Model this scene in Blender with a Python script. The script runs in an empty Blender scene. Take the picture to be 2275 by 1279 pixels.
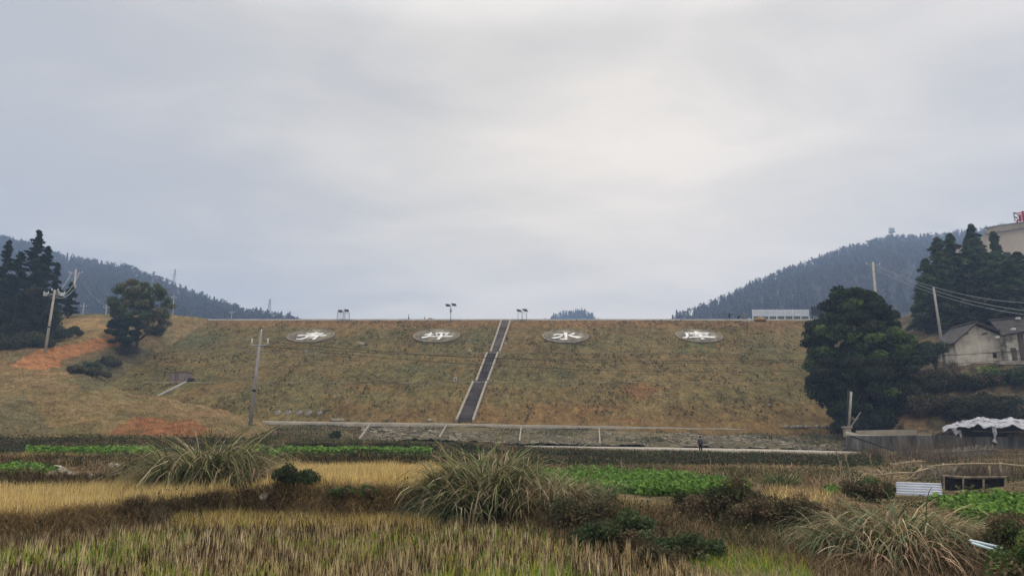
import bpy, math, random
import numpy as np
from mathutils import Vector
rng = np.random.default_rng(7)
random.seed(7)
scene = bpy.context.scene
COL = scene.collection
R = math.radians
# ------------------------------------------------------------------ camera
CX, CY, FPX, PITCH = 1137.5, 639.5, 1624.0, R(12.2)
sp, cp = math.sin(PITCH), math.cos(PITCH)
cam_d = bpy.data.cameras.new('camera'); cam = bpy.data.objects.new('camera', cam_d); COL.objects.link(cam)
cam.location = (0, 0, 0); cam.rotation_euler = (math.pi/2 + PITCH, 0, 0)
cam_d.sensor_width = 36; cam_d.lens = FPX/2275*36; cam_d.clip_start = 0.1; cam_d.clip_end = 5000
scene.camera = cam
HAZE = 0.0006
# ------------------------------------------------------------------ sky: overcast cloud over a daylight sky
SUN_EL, SUN_AZ = R(27), R(12)          # azimuth to the right of the view axis (+Y)
w = bpy.data.worlds.new("World"); scene.world = w; w.use_nodes = True
nt = w.node_tree; nt.nodes.clear()
def N(t, **k):
    n = nt.nodes.new(t)
    for a, b in k.items(): setattr(n, a, b)
    return n
out = N('ShaderNodeOutputWorld'); mixs = N('ShaderNodeMixShader')
sky = N('ShaderNodeTexSky', sky_type='NISHITA', sun_disc=False, sun_elevation=SUN_EL, sun_rotation=SUN_AZ)
bgs = N('ShaderNodeBackground'); bgs.inputs[1].default_value = 0.1; nt.links.new(sky.outputs[0], bgs.inputs[0])
tc = N('ShaderNodeTexCoord'); sep = N('ShaderNodeSeparateXYZ'); nt.links.new(tc.outputs['Generated'], sep.inputs[0])
def M(op, a, b=None, c=None, clamp=False):
    n = N('ShaderNodeMath', operation=op); n.use_clamp = clamp
    for i, x in enumerate((a, b, c)):
        if x is None: continue
        if isinstance(x, (int, float)): n.inputs[i].default_value = x
        else: nt.links.new(x, n.inputs[i])
    return n.outputs[0]
zz = M('ADD', M('MAXIMUM', sep.outputs[2], 0.0), 0.22)
cmb = N('ShaderNodeCombineXYZ')
nt.links.new(M('DIVIDE', sep.outputs[0], zz), cmb.inputs[0]); nt.links.new(M('DIVIDE', sep.outputs[1], zz), cmb.inputs[1])
mp = N('ShaderNodeMapping'); mp.inputs['Rotation'].default_value = (0, 0, R(-28)); mp.inputs['Location'].default_value = (3.1, 1.7, 0); mp.inputs['Scale'].default_value = (0.9, 1.5, 1)
nt.links.new(cmb.outputs[0], mp.inputs[0])
n1 = N('ShaderNodeTexNoise'); n1.inputs['Scale'].default_value = 2.1; n1.inputs['Detail'].default_value = 7; n1.inputs['Roughness'].default_value = 0.54; n1.inputs['Distortion'].default_value = 0.35
nt.links.new(mp.outputs[0], n1.inputs[0])
n2 = N('ShaderNodeTexNoise'); n2.inputs['Scale'].default_value = 0.55; n2.inputs['Detail'].default_value = 2
nt.links.new(mp.outputs[0], n2.inputs[0])
# broad left-dark / right-bright drift of the overcast + glow toward the hidden sun
drift = M('MULTIPLY', M('ADD', sep.outputs[0], 0.1), 0.24)
sd = (math.sin(SUN_AZ)*math.cos(SUN_EL), math.cos(SUN_AZ)*math.cos(SUN_EL), math.sin(SUN_EL))
vd = N('ShaderNodeVectorMath', operation='DOT_PRODUCT'); nt.links.new(tc.outputs['Generated'], vd.inputs[0]); vd.inputs[1].default_value = sd
glow = M('MULTIPLY', M('POWER', M('MAXIMUM', vd.outputs['Value'], 0.0), 9.0), 0.035)
vl = N('ShaderNodeVectorMath', operation='DOT_PRODUCT'); nt.links.new(tc.outputs['Generated'], vl.inputs[0]); vl.inputs[1].default_value = (0.02, 0.985, 0.17)
low = M('MULTIPLY', M('POWER', M('MAXIMUM', vl.outputs['Value'], 0.0), 14.0), 0.20)
fac = M('ADD', M('ADD', M('ADD', M('SUBTRACT', M('MULTIPLY', n1.outputs[0], 0.85), 0.01), M('MULTIPLY', n2.outputs[0], 0.35)), M('ADD', drift, glow)), M('SUBTRACT', M('ADD', low, M('MULTIPLY', M('POWER', M('SUBTRACT', 1.0, M('MAXIMUM', sep.outputs[2], 0.0)), 9.0), 0.16)), 0.085), clamp=True)
cr = N('ShaderNodeValToRGB'); nt.links.new(fac, cr.inputs[0])
e = cr.color_ramp.elements
e[0].position = 0.36; e[0].color = (0.450, 0.443, 0.440, 1)
e[1].position = 0.84; e[1].color = (0.70, 0.65, 0.595, 1)
x = e.new(0.50); x.color = (0.488, 0.472, 0.457, 1)
x = e.new(0.64); x.color = (0.575, 0.547, 0.510, 1)
# an overcast dome is brightest toward the zenith
zen = M('ADD', 1.0, M('MULTIPLY', M('SMOOTH_MIN', M('MAXIMUM', M('MULTIPLY', M('SUBTRACT', sep.outputs[2], 0.52), 3.2), 0.0), 1.0, 0.1), 2.7))
bgc = N('ShaderNodeBackground'); nt.links.new(zen, bgc.inputs[1]); wm = N('ShaderNodeMixRGB', blend_type='MULTIPLY'); nt.links.new(M('POWER', M('MAXIMUM', vl.outputs['Value'], 0.0), 10.0), wm.inputs[0]); nt.links.new(cr.outputs[0], wm.inputs[1]); wm.inputs[2].default_value = (1.11, 1.06, 0.95, 1)
nt.links.new(wm.outputs[0], bgc.inputs[0])
mixs.inputs[0].default_value = 0.93
nt.links.new(bgs.outputs[0], mixs.inputs[1]); nt.links.new(bgc.outputs[0], mixs.inputs[2]); nt.links.new(mixs.outputs[0], out.inputs[0])
# ------------------------------------------------------------------ sun behind thin cloud, ahead and slightly right
sl = bpy.data.lights.new('sun', 'SUN'); sl.energy = 1.5; sl.angle = R(14); sl.color = (1.0, 0.95, 0.87)
so = bpy.data.objects.new('sun', sl); COL.objects.link(so)
so.rotation_euler = Vector(sd).to_track_quat('Z', 'Y').to_euler()
scene.view_settings.view_transform = 'Standard'; scene.view_settings.look = 'None'
scene.view_settings.exposure = 0.42; scene.view_settings.gamma = 1.0
scene.cycles.use_denoising = True
scene.cycles.volume_bounces = 0
scene.cycles.max_bounces = 5; scene.cycles.diffuse_bounces = 3; scene.cycles.transparent_max_bounces = 8

# ------------------------------------------------------------------ maths helpers
def ray(u, v):
    a = (u-CX)/FPX; b = (CY-v)/FPX
    return a, cp - sp*b, sp + cp*b
def P(u, v, Y):
    d = ray(u, v); s = Y/d[1]
    return (d[0]*s, Y, d[2]*s)
def tz(v):
    d = ray(CX, v); return d[2]/d[1]
def proj(X, Y, Z):
    f = Y*cp + Z*sp; f = np.where(f < 0.05, 0.05, f)
    return CX + FPX*X/f, CY - FPX*(-Y*sp + Z*cp)/f
def vnoise(x, y, seed=0):
    x = np.asarray(x, float); y = np.asarray(y, float)
    xi = np.floor(x).astype(np.int64); yi = np.floor(y).astype(np.int64)
    fx = x-xi; fy = y-yi; fx = fx*fx*(3-2*fx); fy = fy*fy*(3-2*fy)
    def h(a, b):
        n = (a*374761393 + b*668265263 + seed*1442695041) & 0x7fffffff
        n = ((n ^ (n >> 13))*1274126177) & 0x7fffffff
        n = (n ^ (n >> 16)) & 0xffff
        return n/65535.0
    return (h(xi, yi)*(1-fx) + h(xi+1, yi)*fx)*(1-fy) + (h(xi, yi+1)*(1-fx) + h(xi+1, yi+1)*fx)*fy
def fbm(x, y, o=4, seed=0):
    s = 0; a = 0.5
    for i in range(o):
        s = s + a*(vnoise(x, y, seed+i)-0.5); x = x*2.03; y = y*2.03; a *= 0.5
    return s      # roughly -0.5..0.5
def sstep(a, b, x):
    t = np.clip((x-a)/(b-a), 0, 1); return t*t*(3-2*t)

# ------------------------------------------------------------------ terrain
def V(Y, v): return (Y, Y*tz(v))
_L = [(14.8,-1.9),(15.8,-1.42),(26,-1.42),(27.5,-.98),(33,-.95),(36,-.48),(54,-.40),(57,.55)]
COLS = [
 (-500, _L+[V(62,968),V(80,880),V(105,800)]),
 (0,    _L+[V(62,968),V(80,890),V(105,811)]),
 (150,  [(16,-1.9),(17.2,-1.4),(26,-1.4),(27.5,-1.0),(32,-.95),(36,-.48),(54,-.4),(57,.55),V(62,968),V(80,897),V(104,826)]),
 (300,  [(17.5,-1.9),(18.6,-1.35),(25,-1.35),(27,-1.0),(31,-.95),(36,-.48),(54,-.4),(57,.55),V(62,968),V(78,918),V(100,877)]),
 (450,  [(19.5,-1.9),(21,-1.3),(25,-1.3),(28,-.97),(32,-.93),(36,-.46),(54,-.39),(57,.5),V(62,968),V(76,940),V(94,906)]),
 (560,  [(20.5,-1.9),(22,-1.2),(28,-1.2),(32,-.9),(35,-.8),(38,-.45),(54,-.38),(57,.4),V(62,972),V(76,955),V(92,932)]),
 (640,  [(19.5,-1.9),(21,-1.08),(35,-1.05),(36.5,-.5),(56,-.42),(58,.15),V(66,978),V(80,966),V(103,945),V(112,950),V(120,955)]),
 (800,  [(19,-1.9),(20.7,-1.07),(35,-1.05),(36.5,-.5),(60,-.42),(62,.12),V(72,984),V(86,980),V(103,948),V(112,955),V(120,960)]),
 (1040, [(19,-1.9),(21,-1.1),(34,-1.05),(36,-.6),(58,-.45),(62,.0),V(76,988),V(86,984),V(103,951),V(112,958),V(120,965)]),
 (1230, [(17,-1.9),(20,-1.35),(36,-1.35),(40,-1.15),(48,-1.1),(56,-.62),V(78,998),V(86,992),V(103,954),V(112,962),V(120,970)]),
 (1450, [(15.5,-1.95),(19.5,-1.38),(36,-1.35),(42,-1.15),(50,-1.15),(58,-.85),V(78,1003),V(85,997),V(103,958),V(112,966),V(120,975)]),
 (1660, [(13.8,-1.95),(19.5,-1.4),(30,-1.4),(38,-1.2),(50,-1.2),(60,-1.0),V(78,1007),V(85,1001),V(103,963),V(112,970),V(120,980)]),
 (1860, [(12.5,-1.95),(18.5,-1.5),(28,-1.45),(38,-1.25),(50,-1.3),(62,-1.15),V(78,1011),V(84,1007),V(102,964),V(112,956),V(120,950)]),
 (2050, [(11,-1.95),(15.5,-1.55),(28,-1.5),(38,-1.35),(58,-1.1),(74,-.75),(84,-.4),V(89,955),V(94,900),V(102,822),V(112,815)]),
 (2275, [(9.5,-1.95),(13.5,-1.55),(28,-1.5),(38,-1.35),(58,-.9),(74,-.3),(84,.2),V(90,945),V(94,882),V(102,808),V(115,800)]),
 (2800, [(9.5,-1.95),(13.5,-1.55),(28,-1.5),(38,-1.35),(58,-.9),(74,-.3),(84,.2),V(90,935),V(94,880),V(102,806),V(115,800)]),
]
TC = np.array([(c[0]-CX)/FPX/1.023 for c in COLS])
KY = np.array([[k[0] for k in c[1]] for c in COLS]); KZ = np.array([[k[1] for k in c[1]] for c in COLS])
for a_, f_ in ((0, .4), (2, .5), (4, .6)):       # steep terrace walls
    gap = KY[:, a_+1]-KY[:, a_]; KY[:, a_+1] = np.where(gap < 4.5, KY[:, a_]+gap*f_, KY[:, a_+1])
DAM = [(60,-17.2),(104,3.07),(119.2,10.05),(120.7,10.05),(135.4,16.8),(136.9,16.8),(159.3,27.1),(166,27.1)]
DY = np.array([d[0] for d in DAM]); DZ = np.array([d[1] for d in DAM])
def damz(Y): return np.interp(Y, DY, DZ)
def on_dam(u, v):
    d = ray(u, v)
    ys = np.linspace(60, 166, 4000); f = damz(ys) - ys*d[2]/d[1]
    i = int(np.argmax(f > 0)); Y = ys[i]
    return (d[0]/d[1]*Y, Y, float(damz(Y)))
def profile(X, Y):
    X = np.asarray(X, float).ravel(); Y = np.asarray(Y, float).ravel()
    t = X/np.maximum(Y, 8.0)
    i = np.clip(np.searchsorted(TC, t)-1, 0, len(TC)-2)
    wv = np.clip((t-TC[i])/(TC[i+1]-TC[i]), 0, 1); wv = (wv*wv*(3-2*wv))[:, None]
    ky = KY[i]*(1-wv) + KY[i+1]*wv; kz = KZ[i]*(1-wv) + KZ[i+1]*wv
    Yw = Y + np.where(Y < 70, fbm(X*.35, Y*.35, 3, 5)*np.clip(Y*.05, .2, 2.2), 0)
    n = (Yw[:, None] >= ky).sum(1)                      # 0..11
    a = np.clip(n-1, 0, ky.shape[1]-2); r = np.arange(len(Y))
    y0, y1, z0, z1 = ky[r, a], ky[r, a+1], kz[r, a], kz[r, a+1]
    f = np.clip((Yw-y0)/(y1-y0), 0, 1)
    z = z0 + (z1-z0)*f
    k = np.where(n == 0, -1 + np.clip(Yw/ky[:, 0], 0, .999), a + f)
    return z, k
def ground(X, Y):
    sh = np.shape(X); X = np.asarray(X, float).ravel(); Y = np.asarray(Y, float).ravel()
    z, k = profile(X, Y)
    z = z + fbm(X*.8, Y*.8, 3, 11)*np.where(k < 0, .06, np.where((k > 8), .9, .22)) + np.where((Y > 60) & (k > 7), fbm(X*.12, Y*.12, 3, 21)*1.2, 0)
    dz = damz(Y) - .35
    zl = np.where(X < -66, np.minimum(dz + .55*(-66.0-X) , 12.4 + .345*(np.minimum(Y, 153)-110) + fbm(X*.1, Y*.1, 3, 31)*1.6), -50)
    zl = np.where(Y > 98, np.minimum(zl, 27.4), -50)
    xr = 47 + 22*(np.clip(Y, 104, 161)-104)/57
    zr = np.where((X > xr) & (Y > 101), np.minimum(dz + .5*(X-xr), 12 + .55*(Y-106)), -50); zr = np.minimum(zr, np.where(Y > 118, 24 + 7*sstep(.545, .60, X/np.maximum(Y, 1)), 31))
    z = np.maximum(z, np.maximum(zl, zr))
    z = np.where((Y > 98) & (X < -60), z + fbm(X*.5, Y*.5, 3, 33)*.6*np.clip((-60-X)/6, 0, 1), z)
    # under the dam keep the ground below the fill
    inside = (Y > 104.5) & (X > -66) & (X < xr)
    mound = (X < -20) & (Y < 118)
    z = np.where(inside & ~mound, np.minimum(z, dz-.4), z)
    z = np.where(Y > 168, 27 - sstep(168, 205, Y)*9, z)
    return z.reshape(sh)
def gz(X, Y): return float(ground(np.array([X]), np.array([Y]))[0])
def on_ground(u, v, y0=5, y1=164):
    d = ray(u, v); ys = np.geomspace(y0, y1, 3000); zr_ = ys*d[2]/d[1]
    g = ground(ys*d[0]/d[1], ys); f = g - zr_
    i = int(np.argmax(f > 0))
    return (d[0]/d[1]*ys[i], ys[i], float(g[i]))
def G(u, Y, v=900):
    d = ray(u, v); X = d[0]/d[1]*Y
    return (X, Y, gz(X, Y))

# ------------------------------------------------------------------ mesh helpers
def link(o, parent=None):
    COL.objects.link(o)
    if parent is not None: o.parent = parent
    return o
def npmesh(name, Vv, polys, mat, parent=None, col=None, smooth=False):
    """Vv (n,3); polys list of (m,k) index arrays"""
    me = bpy.data.meshes.new(name); Vv = np.asarray(Vv, np.float32)
    me.vertices.add(len(Vv)); me.vertices.foreach_set('co', Vv.ravel())
    li = np.concatenate([p.ravel() for p in polys]).astype(np.int32)
    sz = np.concatenate([np.full(len(p), p.shape[1]) for p in polys]).astype(np.int32)
    me.loops.add(len(li)); me.loops.foreach_set('vertex_index', li)
    me.polygons.add(len(sz)); st = np.concatenate([[0], np.cumsum(sz)[:-1]]).astype(np.int32)
    me.polygons.foreach_set('loop_start', st); me.polygons.foreach_set('loop_total', sz)
    if smooth: me.polygons.foreach_set('use_smooth', np.ones(len(sz), bool))
    if col is not None:
        a = me.color_attributes.new('Col', 'FLOAT_COLOR', 'POINT')
        c = np.ones((len(Vv), 4), np.float32); c[:, :3] = col
        a.data.foreach_set('color', c.ravel())
    me.update(calc_edges=True); me.validate()
    if mat: me.materials.append(mat)
    return link(bpy.data.objects.new(name, me), parent)
def tag(o, label=None, cat=None, group=None, kind=None):
    if label: o['label'] = label
    if cat: o['category'] = cat
    if group: o['group'] = group
    if kind: o['kind'] = kind
    return o
def thing(name, loc, label, cat, group=None, rz=0):
    o = bpy.data.objects.new(name, None); COL.objects.link(o); o.location = loc; o.rotation_euler = (0, 0, rz)
    o.empty_display_size = .3
    return tag(o, label, cat, group)
class MB:
    def __init__(s): s.v = []; s.f = []
    def add(s, vs, fs):
        n = len(s.v); s.v += [tuple(map(float, p)) for p in vs]; s.f += [tuple(i+n for i in f) for f in fs]; return s
    def box(s, c, d, rz=0, rx=0):
        cx, cy, cz = c; hx, hy, hz = d[0]/2, d[1]/2, d[2]/2; vs = []
        for x_, y_, z_ in [(-1,-1,-1),(1,-1,-1),(1,1,-1),(-1,1,-1),(-1,-1,1),(1,-1,1),(1,1,1),(-1,1,1)]:
            a, b, c2 = x_*hx, y_*hy, z_*hz
            b, c2 = b*math.cos(rx)-c2*math.sin(rx), b*math.sin(rx)+c2*math.cos(rx)
            a, b = a*math.cos(rz)-b*math.sin(rz), a*math.sin(rz)+b*math.cos(rz)
            vs.append((cx+a, cy+b, cz+c2))
        return s.add(vs, [(0,3,2,1),(4,5,6,7),(0,1,5,4),(1,2,6,5),(2,3,7,6),(3,0,4,7)])
    def tube(s, pts, rad, n=8, cap=True):
        pts = [Vector(p) for p in pts]; m = len(pts)
        if isinstance(rad, (int, float)): rad = [rad]*m
        vs = []; fs = []
        for i, p in enumerate(pts):
            d = (pts[min(i+1, m-1)] - pts[max(i-1, 0)]).normalized()
            a = d.orthogonal().normalized() if abs(d.z) > .9 else d.cross(Vector((0,0,1))).normalized()
            if abs(d.z) > .9:
                a = Vector((1,0,0)); a = (a - d*a.dot(d)).normalized()
            b = d.cross(a)
            for k in range(n):
                t = 2*math.pi*k/n; vs.append(p + (a*math.cos(t)+b*math.sin(t))*rad[i])
        for i in range(m-1):
            for k in range(n):
                fs.append((i*n+k, i*n+(k+1)%n, (i+1)*n+(k+1)%n, (i+1)*n+k))
        if cap: fs += [tuple(range(n))[::-1], tuple((m-1)*n+k for k in range(n))]
        return s.add(vs, fs)
    def prism(s, pts, off):
        """polygon (3-D points) extruded by vector off"""
        n = len(pts); o = Vector(off); a = [Vector(p) for p in pts]; b = [p+o for p in a]
        return s.add(a+b, [tuple(range(n))[::-1], tuple(range(n, 2*n))] + [(i, (i+1)%n, n+(i+1)%n, n+i) for i in range(n)])
    def build(s, name, mat, parent=None, smooth=False, bevel=0):
        me = bpy.data.meshes.new(name); me.from_pydata(s.v, [], s.f); me.update(); me.materials.append(mat)
        if smooth: me.polygons.foreach_set('use_smooth', np.ones(len(me.polygons), bool))
        o = link(bpy.data.objects.new(name, me), parent)
        if bevel:
            m = o.modifiers.new('bevel', 'BEVEL'); m.width = bevel; m.segments = 2; m.limit_method = 'ANGLE'
        return o
def copy_tree(o, parent=None, **kw):
    c = o.copy(); COL.objects.link(c); c.parent = parent
    for ch in [x for x in bpy.data.objects if x.parent == o]: copy_tree(ch, c)
    return c

# ------------------------------------------------------------------ materials
def newmat(name):
    m = bpy.data.materials.new(name); m.use_nodes = True; t = m.node_tree
    b = t.nodes['Principled BSDF']; return m, t, b
def mat(name, c1, c2=None, scale=3.0, rough=.85, bump=.0, bscale=None, metal=0, c3=None, stretch=(1,1,1), spec=.06):
    m, t, b = newmat(name); b.inputs['Roughness'].default_value = rough; b.inputs['Metallic'].default_value = metal
    b.inputs['Specular IOR Level'].default_value = spec
    if c2 is None: c2 = tuple(x*.75 for x in c1)
    tc = t.nodes.new('ShaderNodeTexCoord'); mp = t.nodes.new('ShaderNodeMapping'); mp.inputs['Scale'].default_value = stretch
    t.links.new(tc.outputs['Object'], mp.inputs[0])
    n = t.nodes.new('ShaderNodeTexNoise'); n.inputs['Scale'].default_value = scale; n.inputs['Detail'].default_value = 6; n.inputs['Roughness'].default_value = .65
    t.links.new(mp.outputs[0], n.inputs[0])
    r = t.nodes.new('ShaderNodeValToRGB'); r.color_ramp.elements[0].position = .36; r.color_ramp.elements[1].position = .64
    r.color_ramp.elements[0].color = (*c2, 1); r.color_ramp.elements[1].color = (*c1, 1)
    if c3: q = r.color_ramp.elements.new(.5); q.color = (*c3, 1)
    t.links.new(n.outputs[0], r.inputs[0]); t.links.new(r.outputs[0], b.inputs['Base Color'])
    if bump:
        n2 = t.nodes.new('ShaderNodeTexNoise'); n2.inputs['Scale'].default_value = bscale or scale*6; n2.inputs['Detail'].default_value = 5
        t.links.new(mp.outputs[0], n2.inputs[0])
        bp = t.nodes.new('ShaderNodeBump'); bp.inputs['Strength'].default_value = bump; bp.inputs['Distance'].default_value = .1
        t.links.new(n2.outputs[0], bp.inputs['Height']); t.links.new(bp.outputs[0], b.inputs['Normal'])
    return m
def colmat(name, transl=.25, noise=None, bump=0, bscale=2.0, rough=.9, stretch=(1,1,1)):
    """colour comes from the plant's / soil's own colour attribute, varied by noise"""
    m, t, b = newmat(name); b.inputs['Roughness'].default_value = rough; b.inputs['Specular IOR Level'].default_value = .02
    a = t.nodes.new('ShaderNodeAttribute'); a.attribute_name = 'Col'; c = a.outputs['Color']
    tc0 = t.nodes.new('ShaderNodeTexCoord'); mp = t.nodes.new('ShaderNodeMapping'); mp.inputs['Scale'].default_value = stretch; t.links.new(tc0.outputs['Object'], mp.inputs[0]); tc = type('o', (), {'outputs': {'Object': mp.outputs[0]}})
    if noise:
        for sc, lo, hi in noise:
            n = t.nodes.new('ShaderNodeTexNoise'); n.inputs['Scale'].default_value = sc; n.inputs['Detail'].default_value = 5; n.inputs['Roughness'].default_value = .7
            t.links.new(tc.outputs['Object'], n.inputs[0])
            mr = t.nodes.new('ShaderNodeMapRange'); mr.inputs[1].default_value = .3; mr.inputs[2].default_value = .7; mr.inputs[3].default_value = lo; mr.inputs[4].default_value = hi
            t.links.new(n.outputs[0], mr.inputs[0])
            mx = t.nodes.new('ShaderNodeVectorMath'); mx.operation = 'SCALE'
            t.links.new(c, mx.inputs[0]); t.links.new(mr.outputs[0], mx.inputs['Scale']); c = mx.outputs[0]
    t.links.new(c, b.inputs['Base Color'])
    if bump:
        n2 = t.nodes.new('ShaderNodeTexNoise'); n2.inputs['Scale'].default_value = bscale; n2.inputs['Detail'].default_value = 8; n2.inputs['Roughness'].default_value = .7
        t.links.new(tc.outputs['Object'], n2.inputs[0])
        bp = t.nodes.new('ShaderNodeBump'); bp.inputs['Strength'].default_value = bump; bp.inputs['Distance'].default_value = .25
        t.links.new(n2.outputs[0], bp.inputs['Height']); t.links.new(bp.outputs[0], b.inputs['Normal'])
    if transl:
        tr = t.nodes.new('ShaderNodeBsdfTranslucent'); t.links.new(c, tr.inputs[0])
        mx = t.nodes.new('ShaderNodeMixShader'); mx.inputs[0].default_value = transl
        o = t.nodes['Material Output']
        t.links.new(b.outputs[0], mx.inputs[1]); t.links.new(tr.outputs[0], mx.inputs[2]); t.links.new(mx.outputs[0], o.inputs[0])
    return m
M_soil = colmat('soil', 0, noise=[(.8, .5, 1.5), (3, .55, 1.45)], bump=1.0, bscale=2.2)
M_dam = colmat('dam_turf', 0, noise=[(.3, .85, 1.18), (.9, .6, 1.38), (2.4, .58, 1.42)], bump=1.0, bscale=1.3, stretch=(1,.42,.5))
M_grass = colmat('grass_blades', .22)
M_leaf = colmat('leaves', .18)
M_forest = colmat('forest_leaves', .1)
M_bark = mat('bark', (.10,.08,.06), (.04,.032,.025), 6, bump=.5)
M_conc = mat('concrete', (.42,.39,.34), (.27,.25,.215), 1.2, bump=.2, bscale=12)
M_conc_l = mat('pale_concrete', (.34,.305,.24), (.25,.215,.165), .8, bump=.2, bscale=10)
M_conc_d = mat('stained_concrete', (.20,.19,.17), (.045,.045,.045), .9, bump=.3, bscale=8, stretch=(1.6,1,.25), c3=(.11,.105,.095))
M_steel = mat('galvanised_steel', (.35,.36,.38), (.25,.26,.28), 8, rough=.45, metal=.3)
M_dark = mat('dark_metal', (.035,.035,.045), (.02,.02,.025), 8, rough=.6)
M_white = mat('white_paint', (.78,.78,.76), (.60,.60,.58), 1.0, rough=.7)
M_stonec = mat('rubble_stone', (.34,.31,.26), (.18,.16,.13), 2, bump=.4)
# ------------------------------------------------------------------ plant generators
def pick(pal, n, jit=.18):
    pal = np.array(pal); c = pal[rng.integers(0, len(pal), n)]
    return np.clip(c*(1 + rng.normal(0, jit, (n, 1))), .004, 1)
def blades(name, base, L, W, th0, th1, az, col, mat_, seg=3, parent=None, roll=.5, tip=.12):
    n = len(base); s = (np.arange(seg+1))/seg
    th = th0[:, None] + th1[:, None]*s[None, :]
    ds = (L/seg)[:, None]
    hx = np.concatenate([np.zeros((n, 1)), np.cumsum(np.sin(th[:, :-1]*.5+th[:, 1:]*.5)*ds, 1)], 1)
    hz = np.concatenate([np.zeros((n, 1)), np.cumsum(np.cos(th[:, :-1]*.5+th[:, 1:]*.5)*ds, 1)], 1)
    ca, sa = np.cos(az)[:, None], np.sin(az)[:, None]
    px = base[:, 0:1] + hx*ca; py = base[:, 1:2] + hx*sa; pz = base[:, 2:3] + hz
    wp = (W[:, None]*.5)*(1-(1-tip)*s[None, :]**1.6)
    ro = az + math.pi/2 + rng.uniform(-roll, roll, n)
    sx, sy = np.cos(ro)[:, None]*wp, np.sin(ro)[:, None]*wp
    A = np.stack([px-sx, py-sy, pz], -1); B = np.stack([px+sx, py+sy, pz], -1)
    Vv = np.stack([A, B], 2).reshape(-1, 3)                     # n,(seg+1),2
    b = (np.arange(n)*(seg+1)*2)[:, None] + (np.arange(seg)*2)[None, :]
    q = np.stack([b, b+1, b+3, b+2], -1).reshape(-1, 4)
    c = np.repeat(col, (seg+1)*2, 0)
    return npmesh(name, Vv, [q], mat_, parent, c)
def leafquads(P_, size, nrm=None, aspect=1.6, spread=.6):
    """random leaf quads; nrm = preferred normal directions"""
    n = len(P_); r = rng.normal(0, 1, (n, 3))
    N_ = r if nrm is None else nrm + r*spread
    N_ /= np.linalg.norm(N_, axis=1, keepdims=True)+1e-9
    a = np.cross(N_, rng.normal(0, 1, (n, 3))); a /= np.linalg.norm(a, axis=1, keepdims=True)+1e-9
    b = np.cross(N_, a); s = np.broadcast_to(size, (n,))[:, None]*rng.uniform(.6, 1.4, (n, 1))
    a = a*s*.5*aspect; b = b*s*.5
    Vv = np.stack([P_-a, P_-b*.9, P_+a, P_+b*.9], 1).reshape(-1, 3)
    q = np.arange(n*4).reshape(-1, 4)
    return Vv, q
def blob_leaves(cs, rs, n, size, pal, squash=.75, shell=.5, spread=.7, jit=.15):
    cs = np.array(cs); rs = np.array(rs); i = rng.integers(0, len(cs), n) if np.ptp(rs) == 0 else rng.choice(len(cs), n, p=rs**2/np.sum(rs**2))
    d = rng.normal(0, 1, (n, 3)); d /= np.linalg.norm(d, axis=1, keepdims=True)
    rad = (shell + (1-shell)*rng.random(n)**.5)*(1+rng.normal(0, .08, n))
    p = cs[i] + d*(rs[i]*rad)[:, None]*np.array([1, 1, squash])
    Vv, q = leafquads(p, size, d, spread=spread)
    cl = pick(pal, len(cs), jit)[i]*(1+rng.normal(0, .15, (n, 1)))
    return Vv, q, np.repeat(np.clip(cl, .004, 1), 4, 0)
def limbs(mb, base, top, r0, kids=6, spread=1.5, seed=0, droop=0):
    rr = random.Random(seed); base = Vector(base); top = Vector(top)
    pts = [base.lerp(top, i/5) + Vector((rr.uniform(-.06,.06), rr.uniform(-.06,.06), 0))*(top-base).length*.25*(i > 0) for i in range(6)]
    mb.tube(pts, [r0*(1-.16*i) for i in range(6)], 7)
    for k in range(kids):
        a = rr.uniform(0, 6.28); i = rr.randint(1, 4); p = pts[i]; ln = spread*rr.uniform(.6, 1.1)
        mid = p + Vector((math.cos(a)*ln*.5, math.sin(a)*ln*.5, ln*.45)); en = p + Vector((math.cos(a)*ln, math.sin(a)*ln, ln*(.7-droop)))
        mb.tube([p, mid, en], [r0*.4, r0*.25, r0*.08], 5)
    return mb
def whorls(h, r, n, size, pal, g, droop=.25, up=.0, f0=.08, power=.8, per=7):
    P_=[]; N_=[]; C_=[]; nb=int(h*per); pl_=np.array(pal)
    m=max(8, n//nb)
    for i in range(nb):
        f=f0+(1-f0)*(i/nb)**.95; rl=r*(1-f)**power*g.uniform(.55,1.15)+.12; a=g.uniform(0,6.28); s=g.random(m)**.6
        x=np.cos(a)*rl*s; y=np.sin(a)*rl*s; z=h*f+rl*(up*s-droop*s*s)
        w=.12*rl+.09; off=g.normal(0,1,(m,3))*np.array([w,w,w*.45])*(1.1-s[:,None]*.7)
        P_.append(np.stack([x,y,z],-1)+off); N_.append(np.tile((np.cos(a)*.35,np.sin(a)*.35,1.),(m,1))); C_.append(np.tile(pl_[g.integers(0,len(pl_))]*g.uniform(.75,1.3),(m,1)))
    P_=np.concatenate(P_); Vv,q=leafquads(P_,size,np.concatenate(N_),aspect=2.2,spread=.6); c=np.concatenate(C_)*(1+g.normal(0,.12,(len(P_),1)))
    return Vv,q,np.repeat(np.clip(c,.004,1),4,0)
def scat(n, t0, t1, y0, y1):
    t = rng.uniform(t0, t1, n); Y = np.exp(rng.uniform(math.log(y0), math.log(y1), n))
    return t*Y, Y
def inpoly(u, v, poly):
    r = np.zeros(len(u), bool); j = len(poly)-1
    for i in range(len(poly)):
        xi, yi = poly[i]; xj, yj = poly[j]
        if yi != yj:
            c = ((yi > v) != (yj > v)) & (u < (xj-xi)*(v-yi)/(yj-yi)+xi); r ^= c
        j = i
    return r

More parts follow.
